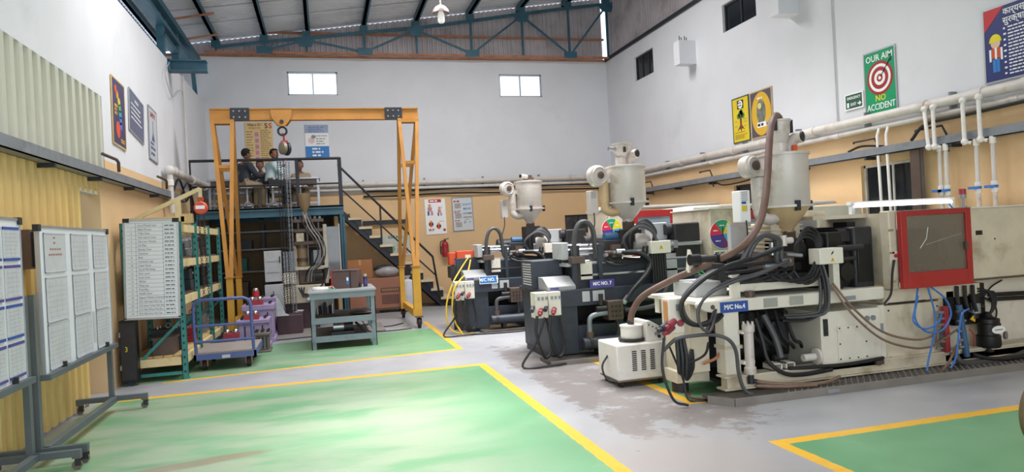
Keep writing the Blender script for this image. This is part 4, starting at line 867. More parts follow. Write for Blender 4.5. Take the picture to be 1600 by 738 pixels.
def person(label, loc, rz, top, legs, lean=12, head=(0, 0), arms=None, hair='short', collar=None, s=.96):
    t = local(thing('person', label, 'person', loc, 'people at the mezzanine tables', R(rz))); t.scale = (s, s, s)
    tilt = Matrix.Rotation(R(-lean), 3, 'X')
    up_ = lambda p: tuple(tilt @ (Vector(p)-Vector((0, 0, .09)))+Vector((0, 0, .09)))
    N = {'pelvis': ((0, 0, .10), (.15, .11)), 'belly': (up_((0, .01, .25)), (.135, .10)), 'chest': (up_((0, .015, .41)), (.15, .105)), 'upper': (up_((0, .0, .52)), (.11, .075)), 'neck': (up_((0, .01, .60)), .05), 'skull': (up_((0, .02, .66)), .055)}
    A = {'L': ((-.25, .06, .27), (-.15, .30, .25)), 'R': ((.25, .06, .27), (.15, .30, .25))}
    if arms: A.update(arms)
    E = [('pelvis', 'belly'), ('belly', 'chest'), ('chest', 'upper'), ('upper', 'neck'), ('neck', 'skull')]
    for S, sx in (('L', -1), ('R', 1)):
        el, wr = (Vector(up_(q)) for q in A[S]); d = (wr-el).normalized(); side = d.cross(Vector((0, 0, 1))).normalized()*(-sx)
        N['sh'+S] = (up_((sx*.17, 0, .505)), .06); N['el'+S] = (tuple(el), .043); N['wr'+S] = (tuple(wr), .028); N['pa'+S] = (tuple(wr+d*.055), (.036, .02))
        E += [('upper', 'sh'+S), ('sh'+S, 'el'+S), ('el'+S, 'wr'+S), ('wr'+S, 'pa'+S)]
        for i, ln in enumerate((.07, .08, .075, .06)):
            b = wr+d*.085+side*(.027-.018*i); N['fa%d%s' % (i, S)] = (tuple(b), .0105); N['fb%d%s' % (i, S)] = (tuple(b+d*ln*.55-Vector((0, 0, .006))), .0095); N['fc%d%s' % (i, S)] = (tuple(b+d*ln-Vector((0, 0, .03))), .008)
            E += [('pa'+S, 'fa%d%s' % (i, S)), ('fa%d%s' % (i, S), 'fb%d%s' % (i, S)), ('fb%d%s' % (i, S), 'fc%d%s' % (i, S))]
        th = wr+d*.035+side*.035; N['ta'+S] = (tuple(th), .012); N['tb'+S] = (tuple(th+d*.045+side*.018), .0095); E += [('pa'+S, 'ta'+S), ('ta'+S, 'tb'+S)]
        N['hip'+S] = ((sx*.09, .04, .085), .09); N['kn'+S] = ((sx*.13, .42, .06), .062); N['an'+S] = ((sx*.12, .38, -.40), .042); N['toe'+S] = ((sx*.13, .52, -.45), .03)
        E += [('pelvis', 'hip'+S), ('hip'+S, 'kn'+S), ('kn'+S, 'an'+S), ('an'+S, 'toe'+S)]
    body = skin_mb(N, E, 'pelvis')
    # head: an egg with brow, nose, lips, eyes and ears, turned on the neck
    hc = Vector(up_((0, .035, .755))); rot = Matrix.Rotation(R(head[0]), 3, 'Z') @ Matrix.Rotation(R(head[1]), 3, 'X'); H = MB()
    H.cur = 0; H.sphere((0, 0, .02), .1, 22, 14, (.80, .98, 1.12)); H.sphere((0, .035, -.055), .06, 14, 9, (.85, .85, .9))
    H.prism([(-.008, .020), (.008, .020), (.019, -.03), (-.019, -.03)], 'y', .08, .113)
    for sx in (-1, 1): H.sphere((sx*.082, -.005, .0), .028, 10, 7, (.35, .8, 1.1)); H.sphere((sx*.033, .077, .028), .02, 8, 5, (1.2, .5, .5))
    H.cur = 1
    for sx in (-1, 1): H.sphere((sx*.033, .088, .022), .011, 8, 6, (1.2, .5, .7))
    H.cur = 2
    for sx in (-1, 1): H.sphere((sx*.033, .093, .022), .006, 8, 6)
    H.cur = 3; H.sphere((0, .083, -.058), .022, 10, 6, (1.1, .45, .32))
    hv = [tuple(hc+rot @ Vector(v)) for v in H.v]; o = len(body.v)
    body.v += hv; body.f += [tuple(i+o for i in f) for f in H.f]; body.mi += H.mi
    part('body', body, [skin, eyew, hairm, lips], t)
    up_n = ['pelvis', 'belly', 'chest', 'upper']+[a+S for S in 'LR' for a in ('sh', 'el', 'wr')]
    gr = lambda r, g: tuple(x+g for x in r) if isinstance(r, tuple) else r+g
    SN = {n: (N[n][0], gr(N[n][1], .024)) for n in up_n}; SN['pelvis'] = ((0, 0, .07), (.16, .125)); SN['neck'] = (up_((0, .008, .572)), .066)
    part('shirt', skin_mb(SN, [e for e in E if e[0] in SN and e[1] in SN], 'pelvis'), top, t)
    part('collar', MB().torus(up_((0, .01, .565)), .062, .018, up_((0, .1, 1))), collar or top, t)
    LN = {n: (N[n][0], gr(N[n][1], .014)) for n in ['pelvis']+[a+S for S in 'LR' for a in ('hip', 'kn', 'an')]}
    LN['pelvis'] = ((0, 0, .06), (.15, .115))
    part('trousers', skin_mb(LN, [e for e in E if e[0] in LN and e[1] in LN], 'pelvis'), legs, t)
    for sx in (-1, 1): part('shoe', MB().sphere((sx*.125, .45, -.455), .1, 14, 8, (.48, 1.25, .42)), black, t)
    h = MB()
    for v in range(0): pass
    h.sphere((0, -.018, .045), .105, 20, 12, (.86, .97, 1.03))
    cut = [i for i, f in enumerate(h.f) if all(not (h.v[k][1] > .045 and h.v[k][2] < .085) and h.v[k][2] > -.075 for k in f)]
    h.f = [h.f[i] for i in cut]; h.mi = [0]*len(h.f)
    if hair == 'long': h.sphere((.02, -.10, -.03), .055, 14, 9, (1, .9, 1.1)); h.sphere((.06, -.10, -.13), .035, 12, 8, (.9, .9, 2.4))
    else: h.sphere((0, .03, .115), .06, 14, 8, (1.1, .9, .45))
    if hair == 'beard': h.sphere((0, .05, -.085), .045, 12, 8, (1.2, .85, .7))
    h.v = [tuple(hc+rot @ Vector(v)) for v in h.v]; part('hair', h, hairm, t)
    return t
person('seated man in a dark jacket and khaki trousers seen from behind on the mezzanine', (-1.57, 15.95, 2.885), -48, jacket, khaki, 5, (-6, -6), {'L': ((-.22, .18, .30), (-.08, .42, .30)), 'R': ((.25, .14, .28), (.16, .40, .30))})
person('seated man in a pale blue shirt looking back over his shoulder', (-1.06, 15.95, 2.885), -62, shirtb, darkcl, 10, (-72, 0), {'R': ((.24, .14, .30), (.10, .24, .50)), 'L': ((-.22, .12, .28), (-.10, .36, .26))}, 'beard')
person('dark-clothed person facing out behind the table between the two men', (-1.30, 17.30, 2.80), 176, darkcl, darkcl, 20, (8, -4))
person('woman in a beige uniform with tied black hair behind the right-hand table', (-.42, 17.30, 2.76), 172, beige, beige, 14, (14, 0), None, 'long')

# ------------------------------------------------------------------ under the mezzanine: shelving, moulding press, moulds
sv = thing('store_shelving', 'dark steel shelving against the back under the mezzanine', 'shelving', (-1.1, 17.1, 0))
for x in (-2.3, -1.35, -.72, .1): 
    for y in (16.95, 17.38): part('upright', box(x, x+.06, y, y+.05, 0, 2.15), darksteel, sv)
for z in (.45, 1.05, 1.55, 1.95): part('shelf', box(-2.3, .16, 16.94, 17.42, z, z+.035), galv if z > 1 else darksteel, sv)
for k, (x, z, w_, h_, m, lab) in enumerate(((-1.9, .485, .4, .35, brownm, 'brown crate on the low shelf, left bay under the mezzanine'), (-1.2, .485, .35, .3, oily, 'black crate on the low shelf, middle bay under the mezzanine'), (-1.85, 1.085, .3, .28, teal2, 'green tin on the second shelf, left bay under the mezzanine'),
        (-1.15, 1.085, .38, .22, mauve, 'maroon carton on the second shelf, middle bay under the mezzanine'), (-1.8, 1.585, .45, .2, navy, 'navy case on the third shelf, left bay under the mezzanine'), (-.6, 1.585, .3, .25, carton2, 'brown carton on the third shelf, right bay under the mezzanine'))):
    b = thing('crate', lab, 'crate', (x, 17.1, z), 'crates on the dark shelving'); part('case', box(x-w_/2, x+w_/2, 16.98, 17.32, z, z+h_), m, b); part('lid', box(x-w_/2-.008, x+w_/2+.008, 16.97, 17.33, z+h_*.8, z+h_+.006), m, b)

vp = thing('vertical_press', 'vertical moulding press with tan hopper and grey hoses under the mezzanine edge', 'moulding machine', (-.4, 14.3, 0))
part('bed', box(-.86, -.14, 14.1, 14.75, 0, .50), mauve, vp, 'dark maroon bed', .01); part('bed_table', box(-.84, -.02, 14.05, 14.75, .50, .84), creamd, vp, bev=.01)
part('side_frame', merge(box(-.56, -.50, 14.3, 14.6, .84, 1.6), box(.0, .06, 14.3, 14.6, .84, 2.0)), creamd, vp); part('table_plate', box(-.56, .06, 14.15, 14.65, 1.13, 1.19), creamd, vp); part('lower_block', box(-.48, -.06, 14.25, 14.55, .86, 1.12), brownm, vp)
for x in (-.46, -.30, -.08): part('guide_rod', cyl((x, 14.3, 1.19), (x, 14.3, 2.08), .018), galv, vp)
part('cylinder', cyl((-.41, 14.28, 1.2), (-.41, 14.28, 1.62), .095), tan_hop, vp); part('ring', cyl((-.41, 14.28, 1.3), (-.41, 14.28, 1.36), .108), brownm, vp); part('ring', cyl((-.41, 14.28, 1.55), (-.41, 14.28, 1.6), .108), brownm, vp)
part('middle_plate', box(-.54, .0, 14.15, 14.5, 1.62, 1.68), brownm, vp); part('upper_plate', box(-.54, .0, 14.15, 14.5, 1.86, 1.92), brownm, vp); part('top_plate', box(-.54, .02, 14.15, 14.5, 2.05, 2.11), brownm, vp)
part('valve', box(-.50, -.36, 14.12, 14.3, 1.68, 1.84), creamd, vp); part('valve', box(-.20, -.06, 14.12, 14.3, 1.25, 1.5), galv, vp); part('motor', cyl((-.22, 14.3, 1.22), (-.22, 14.3, 1.45), .07), iron, vp); part('pump', cyl((-.26, 14.2, .98), (-.04, 14.2, .98), .08), iron, vp)
for k in range(6): part('nut', cyl((-.5+.09*k, 14.25, 2.11), (-.5+.09*k, 14.25, 2.16), .025, n=6), steel, vp)
part('hopper', MB().lathe([(.04, 0), (.05, .1), (.105, .2), (.115, .42), (.10, .43), (.09, .22), (.03, .12)], (-.32, 14.2, 2.18), 22), tan_hop, vp, 'tan feed hopper')
part('hopper_spout', cyl((-.32, 14.2, 2.1), (-.32, 14.2, 2.2), .05), steel, vp)
for k, (dx_, m) in enumerate(((0, M('hose_dull', '#8a8684', .6)), (.06, M('hose_dull', '#8a8684')), (.11, hosegrey), (-.06, cable))):
    part('hose', tube([(-.36+dx_, 14.08, 2.24-.02*k), (-.26+dx_, 14.05, 1.94), (-.12+dx_*1.0, 14.0-.03*k, 1.70), (-.06+dx_*.8, 13.98-.03*k, 1.46), (-.13+dx_*.9, 13.98-.03*k, 1.26), (-.28+dx_*.8, 14.0, 1.10), (-.32+dx_, 14.03, .9)], .0125, 8), m, vp)
for k in range(3): part('hose', tube([(-.5+.05*k, 14.02, .80), (-.42, 13.98-.02*k, .68-.03*k), (-.2, 13.97, .70), (-.02, 14.0, .9), (.0+.03*k, 14.05, 1.15)], .014, 6), cable, vp)
part('float_ball', MB().sphere((-.33, 13.97, .56), .05), lgrey, vp)
part('side_door', merge(box(.06, .32, 14.45, 14.47, .95, 1.95)), glass('dull_door', '#7d7f84', .8), vp, 'hazy plastic side door'); part('door_frame', merge(box(.05, .075, 14.43, 14.48, .9, 2.0), box(.30, .325, 14.43, 14.48, .9, 2.0), box(.05, .325, 14.43, 14.48, .92, .95)), lgrey, vp)
cb = part('control_box', box(-1.09, -.79, 13.9, 14.15, .95, 1.53), lgrey, vp, 'white control box', .008); part('box_seam', merge(box(-1.05, -.83, 13.894, 13.9, 1.12, 1.124), box(-1.05, -.83, 13.894, 13.9, 1.33, 1.334), box(-.822, -.80, 13.89, 13.9, 1.3, 1.42)), iron, cb, kind='stuff')
cb = part('control_box', box(-1.10, -.76, 13.85, 14.15, .12, .90), lgrey, vp, 'white lower cabinet', .008); part('gauge', merge(MB().prism([(-1.0, .66), (-.87, .66), (-.89, .58), (-.98, .58)], 'y', 13.835, 13.85)), iron, cb); part('gauge_needle', MB().bar((-.935, 13.84, .67), (-.95, 13.84, .78), .012), iron, cb)
part('arm', box(-.79, -.52, 14.05, 14.15, 1.05, 1.11), brownm, vp); part('arm_panel', box(-.76, -.55, 14.1, 14.12, 1.12, 1.50), galv, vp); part('arm_plate', box(-.78, -.54, 14.02, 14.06, .88, 1.1), cream, vp)
mb_ = thing('motor_block', 'dark maroon steel block on the floor in front of the vertical press', 'block', (-.62, 13.5, 0)); part('body', box(-.88, -.44, 13.3, 13.8, .02, .36), mauve, mb_, bev=.012); part('hose_coil', merge(MB().torus((-.5, 13.55, .385), .06, .012), MB().torus((-.48, 13.53, .405), .055, .012)), lgrey, mb_); part('foot_strip', box(-.86, -.46, 13.32, 13.78, 0, .02), iron, mb_)
solid('floor_plate', box(-.95, 1.0, 12.75, 14.0, .001, .018), M('floor_plate_grey', '#8b8783', .5, .2, var=.1), 'grey steel plate lying on the floor behind the grey bench', 'plate')
def mould(label, x0, x1, y0, y1, h, m, red=False):
    t = thing('injection_mould', label, 'mould', ((x0+x1)/2, (y0+y1)/2, 0), 'moulds on the floor by the gantry leg')
    part('base', box(x0, x1, y0, y1, 0, h*.12), m, t, bev=.008); part('body', box(x0+.03, x1-.03, y0+.02, y1-.02, h*.12, h*.86), m, t, bev=.012); part('clamp_plate', box(x0, x1, y0, y1, h*.86, h), m, t, bev=.008)
    part('channel', merge(*[box(x0+.03+(x1-x0-.06)*f, x0+.05+(x1-x0-.06)*f, y0+.012, y0+.03, h*.2, h*.8) for f in (.2, .5, .8)]), black, t)
    part('fitting', merge(*[cyl((x0+(x1-x0)*f, y0+(y1-y0)*g_, h), (x0+(x1-x0)*f, y0+(y1-y0)*g_, h+.035), .022, n=8) for f in (.15, .5, .85) for g_ in (.3, .7)]), iron, t, kind='stuff')
    if red:
        p = part('valve_block', box(x0+.12, x0+.34, y0+.03, y0+.2, h, h+.075), brick_r, t, 'red block with silver top'); part('valve_top', merge(*[MB().sphere((x0+.17+.12*i, y0+.11, h+.10), .045, 12, 8) for i in (0, 1)]), chrome, p)
    return t
mould('lilac mould at the front of the floor stack, red valve block on it', -1.40, -.90, 11.85, 12.35, .46, lilac, True)
mould('taller lilac mould behind the front one, red valve block on it', -1.38, -.86, 12.50, 13.05, .64, lilac, True)
mould('lilac mould farthest back by the yellow gantry post', -1.36, -.88, 13.25, 13.75, .70, lilac)
mould('small grey-brown mould on the floor in front of the lilac ones', -1.10, -.86, 11.35, 11.72, .30, M('mould_taupe', '#6f655f', .55, .2, var=.15))
mould('low dark mould on the floor between trolley and rack', -1.66, -1.36, 11.4, 11.75, .24, iron, True)
bt = thing('sample_bottle', 'small red-bodied silver-capped can on the rear lilac mould', 'can', (-1.22, 13.4, .735)); part('body', cyl((-1.22, 13.4, .735), (-1.22, 13.4, .82), .06), red2, bt); part('cap', MB().sphere((-1.22, 13.4, .84), .05), chrome, bt)
solid('polythene_sheet', MB().prism([(-.86, .72), (-.80, .62), (-.72, .40), (-.66, .37), (-.88, .37)], 'y', 13.1, 13.25), polyth, 'crumpled clear polythene sheet beside the lilac moulds', 'plastic sheet')

# ------------------------------------------------------------------ grey bench with tools
tb = thing('work_bench', 'grey steel bench with two lower shelves in the rear bay', 'bench', (.24, 11.7, 0))
for x in (-.25, .66):
    for y in (11.1, 12.25): part('leg', merge(box(x, x+.07, y, y+.012, 0, .86), box(x if x < 0 else x+.058, x+.012 if x < 0 else x+.07, y, y+.07, 0, .86)), tablegrey, tb)
part('tabletop', box(-.27, .75, 11.08, 12.34, .86, .885), M('bench_top', '#9a9c9e', .45, .2, var=.1), tb); part('apron', merge(box(-.25, .73, 11.09, 11.11, .765, .86), box(-.25, .73, 12.30, 12.32, .765, .86), box(-.25, -.235, 11.1, 12.3, .765, .86), box(.715, .73, 11.1, 12.3, .765, .86)), tablegrey, tb)
for z in (.44, .16): 
    part('shelf', box(-.24, .72, 11.12, 12.3, z, z+.02), brownm if z > .3 else trolgrey, tb); part('shelf_edge', merge(box(-.24, .72, 11.09, 11.11, z-.05, z+.04), box(-.24, .72, 12.3, 12.315, z-.05, z+.04), box(-.24, -.225, 11.1, 12.3, z-.05, z+.04), box(.705, .72, 11.1, 12.3, z-.05, z+.04)), tablegrey, tb)
tx = local(thing('tool_box', 'dark tool case with a red edge standing on the grey bench', 'case', (.33, 11.62, .886), None, R(-16)))
part('case', box(-.21, .21, -.14, .14, 0, .29), toolgrey, tx, bev=.006); part('red_edge', box(-.215, -.19, -.145, .145, 0, .292), redm, tx, 'red end strip'); part('lid_line', box(-.2, .21, -.143, -.14, .268, .275), black, tx); part('divider', box(.085, .10, -.146, -.14, .0, .28), black, tx); part('sticker', box(.03, .07, -.146, -.14, .06, .18), signsky, tx); part('sticker', box(.035, .065, -.148, -.145, .12, .17), white, tx)
cn = thing('spray_can', 'dark blue spray can on the right end of the grey bench', 'can', (.62, 11.6, .886)); part('body', cyl((.62, 11.6, .886), (.62, 11.6, 1.05), .035), navy, cn); part('cap', cyl((.62, 11.6, 1.05), (.62, 11.6, 1.09), .026), lgrey, cn); part('label_band', cyl((.62, 11.6, .93), (.62, 11.6, 1.0), .0358), signpurple, cn)
s2 = thing('bottle', 'short dark bottle between tool case and spray can', 'bottle', (.53, 11.5, .886)); part('body', cyl((.53, 11.5, .886), (.53, 11.5, .95), .018), iron, s2); part('neck', cyl((.53, 11.5, .95), (.53, 11.5, .975), .008), iron, s2)
hl = thing('hose_coil', 'small pale coil of hose at the left of the grey bench top', 'hose', (-.08, 11.5, .886)); part('coil', merge(*[MB().torus((-.08, 11.5, .90+.018*k), .12-.004*k, .012) for k in range(2)]), white, hl); part('end', tube([(.03, 11.45, .92), (.09, 11.5, .93), (.13, 11.42, .90)], .011, 6), M('end_pink', '#b98f83', .5), hl)
solid('cutting_mat', box(.02, .16, 11.3, 11.42, .886, .896), M('mat_green', '#5fa98f', .5), 'small green pad on the grey bench in front of the tool case', 'pad')
rg4 = thing('rag_pad', 'brown leather-like pad on the middle bench shelf', 'pad', (.5, 11.4, .46)); part('pad', MB().sphere((.52, 11.45, .49), .1, 16, 8, (1.9, 1.2, .3)), brownm, rg4)
dm = thing('dismantled_valve', 'white board of dark valve parts standing behind the middle bench shelf', 'valve parts', (0, 12.0, .46))
part('back_board', box(-.2, .12, 12.1, 12.12, .46, .74), lgrey, dm)
for k in range(7): part('valve', cyl((-.15+.04*k, 11.98+.02*(k % 3), .46), (-.15+.04*k, 11.98, .56+.03*(k % 4)), .022), iron if k % 2 else steel, dm)
mt = thing('power_tool', 'black and silver bench motor on the lowest bench shelf', 'motor', (.22, 11.28, .18)); part('base', box(.05, .40, 11.20, 11.43, .18, .24), black, mt); part('drum', cyl((.08, 11.30, .31), (.24, 11.30, .31), .075), steel, mt); part('housing', cyl((.24, 11.30, .31), (.38, 11.30, .31), .085), black, mt); part('red_cap', cyl((.20, 11.30, .34), (.25, 11.30, .34), .065), redm, mt)
part('handle', tube([(.42, 11.28, .36), (.5, 11.24, .28), (.58, 11.22, .19)], .02, 8), black, mt); part('cord', tube([(.38, 11.28, .38), (.5, 11.28, .40), (.6, 11.24, .22), (.66, 11.28, .19)], .008, 6), cable, mt)

# ------------------------------------------------------------------ cartons under the stair, extinguisher
def carton_box(name, label, x0, x1, y0, y1, z0, z1, m, tape=True):
    t = thing(name, label, 'box', ((x0+x1)/2, (y0+y1)/2, z0), 'cartons under the stair'); part('case', box(x0, x1, y0, y1, z0, z1), m, t, bev=.006)
    if tape: part('tape', box((x0+x1)/2-.03, (x0+x1)/2+.03, y0-.002, y1+.002, z1-.12, z1+.002), M('tape_tan', '#b98a5c', .4), t)
    part('flap_line', box(x0, x1, (y0+y1)/2-.003, (y0+y1)/2+.003, z1, z1+.004), brownm, t); return t
cb2 = carton_box('carton', 'long brown carton with dark printing under the stair', .50, 1.66, 15.95, 16.45, .10, .78, carton2, False)
p = pbl = part('print', box(1.18, 1.60, 15.944, 15.95, .46, .56), brownm, cb2); part('lettering', merge(*[box(1.215+.046*i, 1.247+.046*i, 15.942, 15.944, .485, .535) for i in range(8)]), carton, cb2, kind='stuff'); part('print_block', box(1.20, 1.58, 15.944, 15.95, .20, .40), M('print_umber', '#6c483e', .7), cb2)
carton_box('carton', 'upright tan carton standing behind the long one', .50, 1.06, 16.5, 16.9, .0, 1.20, carton)
pl_ = thing('pallet', 'low dark pallet beneath the long carton', 'pallet', (1.08, 16.2, 0))
for k in range(5): part('slat', box(.46, 1.70, 15.93+.11*k, 16.02+.11*k, .07, .098), brownm, pl_)
for x in (.48, 1.05, 1.62): part('bearer', box(x, x+.07, 15.93, 16.46, 0, .07), M('bearer_dark', '#4d3a30', .8), pl_)
bg_ = thing('plastic_bag', 'filled clear plastic bag lying on the long carton', 'bag', (1.35, 16.3, .79)); part('bag', MB().sphere((1.36, 16.22, .90), .24, 18, 10, (1.15, .7, .58)), M('bag_film', '#928f90', .35, var=.2, scale=7, bump=.6), bg_); part('dark_fold', MB().sphere((1.30, 16.26, .98), .2, 14, 8, (1.2, .7, .45)), darksteel, bg_)
sk = thing('sack', 'white woven sack standing behind the gantry foot', 'sack', (1.76, 15.9, 0)); part('body', MB().lathe([(.10, 0), (.17, .04), (.19, .3), (.17, .55), (.13, .68), (.06, .72)], (1.78, 15.9, 0), 18), M('sack_white', '#c9cbd2', .8, var=.08, scale=8), sk); part('tied_neck', MB().lathe([(.05, 0), (.035, .03), (.08, .09)], (1.78, 15.9, .71), 12), M('sack_white', '#c9cbd2'), sk)
fe = thing('fire_extinguisher', 'red fire extinguisher hung on the yellow rear wall', 'fire extinguisher', (2.93, 17.5, 1.13))
part('cylinder', MB().lathe([(.06, 0), (.085, .015), (.088, .04), (.088, .30), (.07, .36), (.03, .39), (.02, .40)], (2.94, 17.47, 1.13), 22), extred, fe); part('valve', box(2.91, 2.97, 17.45, 17.49, 1.52, 1.56), darksteel, fe); part('lever', MB().bar((2.92, 17.46, 1.57), (3.04, 17.46, 1.585), .02), darksteel, fe); part('hose', tube([(2.90, 17.46, 1.54), (2.83, 17.46, 1.50), (2.82, 17.46, 1.35), (2.83, 17.47, 1.2)], .014, 8), cable, fe); part('bracket', box(2.86, 3.02, 17.56, 17.61, 1.36, 1.39), darksteel, fe); part('label_patch', cyl((2.94, 17.47, 1.24), (2.94, 17.47, 1.34), .0885), M('ext_label', '#b5505a', .5), fe)
for k, pts in enumerate((((-.9, 12.6, .012), (.2, 12.75, .012), (1.0, 12.6, .012), (1.45, 12.7, .012)), ((.7, 13.4, .012), (1.1, 13.3, .012), (1.4, 13.6, .012)))):
    solid('floor_cable', tube(pts, .010, 6), cable, ['black cable on the floor running behind the grey bench', 'short black cable on the floor near the far gantry foot'][k], 'cable', 'cables on the rear floor')

# ------------------------------------------------------------------ injection moulding machines
def bundle(pts, n, r, spread, seed, m=None, nm='hose'):
    """n hoses side by side, each a little off the other"""
    r_ = random.Random(seed); res = []
    for k in range(n):
        o = Vector((r_.uniform(-1, 1), r_.uniform(-1, 1), r_.uniform(-1, 1)))*spread
        res.append(tube([tuple(Vector(p)+o*(.4+.6*math.sin(i*1.3+k))+Vector((0, (k-(n-1)/2)*r*1.6, 0))) for i, p in enumerate(pts)], r, 7, sub=5))
    return res
def hopper_dryer(label, x, y, z, r, H, loader, rb=.13, group='hopper dryers on the moulding machines'):
    """z: flange height; H: drum height"""
    t = local(thing('hopper_dryer', label, 'hopper dryer', (x, y, z-.30), group)); b = .30; DM = hopb if loader == 'mid' else hopm
    part('drum', MB().lathe([(r*.97, b), (r, b+.01), (r, b+H), (r*.98, b+H+.005)], (0, 0, 0), 36), hopm, t)
    part('cone', MB().lathe([(.07, b-.26), (.075, b-.22), (r*.5, b-.17), (r*.98, b-.015), (r*.98, b)], (0, 0, 0), 36), hopb if loader == 'big' else hopm, t, 'stained lower cone')
    part('flange', MB().lathe([(r, b-.012), (r+.035, b-.012), (r+.035, b+.012), (r, b+.012)], (0, 0, 0), 36), hopm, t)
    part('rim', MB().lathe([(r*.9, b+H), (r+.018, b+H), (r+.018, b+H+.02), (r*.9, b+H+.022)], (0, 0, 0), 36), hopm, t); part('lid', MB().lathe([(.02, b+H+.012), (r*.92, b+H+.012), (r*.9, b+H+.03), (.02, b+H+.035)], (0, 0, 0), 30), hopm, t)
    for k in range(4):
        a = R(-100+k*90); part('clamp', merge(box(math.cos(a)*(r+.02)-.02, math.cos(a)*(r+.02)+.02, math.sin(a)*(r+.02)-.02, math.sin(a)*(r+.02)+.02, b-.05, b+.05)), darksteel, t)
    part('throat', merge(box(-.06, .06, -.06, .06, b-.36, b-.25), box(-.10, .10, -.10, .10, b-.375, b-.355)), brownm, t, 'brown feed throat')
    T = b+H+.03
    if loader == 'big':
        part('receiver', MB().lathe([(.06, T+.09), (.07, T+.10), (.105, T+.2), (.11, T+.31), (.12, T+.315), (.12, T+.335), (.02, T+.345)], (-.03, 0, 0), 28), hopm, t, 'loader cone on top'); part('neck', cyl((-.03, 0, T), (-.03, 0, T+.10), .075), hopm, t); part('receiver_latch', box(-.13, -.11, -.09, -.06, T+.22, T+.33), darksteel, t); part('receiver_latch', box(.075, .10, -.05, .05, T+.20, T+.33), darksteel, t)
        part('window_patch', box(.05, .10, -.10, -.085, T+.01, T+.07), orange, t)
    elif loader == 'mid':
        part('receiver', MB().lathe([(.05, T+.10), (.06, T+.11), (.115, T+.2), (.12, T+.28), (.13, T+.285), (.13, T+.30), (.02, T+.305)], (-.04, 0, 0), 28), hopm, t, 'loader cone on top'); part('neck', cyl((-.06, 0, T), (-.06, 0, T+.11), .075), hopm, t); part('side_inlet', cyl((-.14, -.03, T+.22), (-.25, -.05, T+.23), .028), steel, t); part('latch', box(-.07, -.04, -.14, -.11, T+.17, T+.24), darksteel, t)
    else:
        part('top_clamp', merge(box(-.07, .09, -.06, .06, T, T+.06), box(-.05, .06, -.05, .05, T+.06, T+.10)), brownm, t, 'brown clamp box on the lid'); part('side_inlet', cyl((-.04, -.05, T+.07), (-.17, -.12, T+.08), .04), hopm, t); part('inlet_mouth', cyl((-.165, -.117, T+.08), (-.175, -.123, T+.08), .03), black, t)
    if loader != 'small':
        ox = .09 if loader == 'big' else .07
        part('outlet_elbow', tube([(ox, .0, T), (ox, .0, T+.08), (ox+.03, -.05, T+.14), (ox+.06, -.12, T+.15)], .06, 14), hopm, t); part('outlet_mouth', cyl((ox+.055, -.115, T+.15), (ox+.062, -.127, T+.15), .048), black, t)
    # blower and heater duct on the left flank
    bx_, bz = -(r+.17), b+H-.10
    bl = part('blower', MB().lathe([(.03, -.08), (rb*.7, -.08), (rb*.96, -.05), (rb, 0), (rb*.96, .05), (rb*.7, .07), (.03, .075)], (bx_, -.02, bz), 26, (.25, -1, .05)), hopm, t, 'snail-shaped blower'); part('blower_ring', MB().torus((bx_+.018, -.09, bz+.004), rb*.74, .010, (.25, -1, .05), 24, 6), hopm, bl)
    part('blower_intake', MB().lathe([(.005, .0), (.045, .0), (.05, .02), (.03, .03)], (bx_+.02, -.095, bz+.004), 18, (.25, -1, .05)), brownm, bl); part('blower_spout', box(bx_+.04, -(r-.02), -.05, .05, bz-.10, bz-.03), hopm, bl)
    part('duct', MB().lathe([(.062, 0), (.066, .02), (.066, .30), (.062, .32)], (-(r+.07), .0, b-.02), 18), DM, t); part('duct_elbow', tube([(-(r+.07), 0, b), (-(r+.06), -.01, b-.08), (-(r-.02), -.02, b-.12), (-.12, -.02, b-.10)], .06, 12), DM, t)
    c = part('control_case', box(-(r+.27), -(r+.15), .02, .16, b-.14, b+.18), white if loader == 'big' else hopm, t, 'pale control case', .008)
    part('vents', merge(*[box(-(r+.25), -(r+.18), .017, .02, b+.08+.02*k, b+.088+.02*k) for k in range(5)]), greyp, c, kind='stuff')
    if loader == 'big': part('label_sticker', box(-(r+.25), -(r+.19), .016, .02, b-.03, b+.03), M('sticker_yellow', '#d9c64a', .5), c); part('display', box(-(r+.25), -(r+.20), .016, .02, b+.045, b+.07), signblue, c)
    part('flex_lead', tube([(-(r+.24), -.03, b-.12), (-(r+.26), -.06, b-.30), (-(r+.36), -.08, b-.55)], .008, 6), cable, t)
    return t
def pie_sign(label, loc, r):
    t = local(thing('sign', label, 'sign', loc)); cs = [(-25, 35, '#2c9a72'), (-85, -25, '#e0cf2e'), (-150, -85, '#3aa6da'), (-178, -150, '#7a2a5a'), (-265, -178, '#4a3a90'), (-325, -265, '#d5304a')]
    part('disc', disc(0, 0, r*1.03, .004, 36), white, t)
    for k, (a, b, c) in enumerate(cs):
        n = 10; P = [(0, 0)]+[(r*math.cos(R(90+a+(b-a)*i/n)), r*math.sin(R(90+a+(b-a)*i/n))) for i in range(n+1)]
        part('sector', MB().prism(P, 'y', -.007, -.004), M('sector_%d' % k, c, .4, var=.02), t)
    for a, m in ((5, 0), (-55, 0), (-115, 0), (-220, 0), (-295, 0)): part('lettering', words_mb(r*.62*math.cos(R(90+a))-r*.2, r*.62*math.cos(R(90+a))+r*.2, r*.62*math.sin(R(90+a)), r*.07, -.007, random.Random(a)), white, t)
    part('pointer', merge(box(-.006, .006, -.011, -.007, -.03, r*.5)), black, t)
    return t
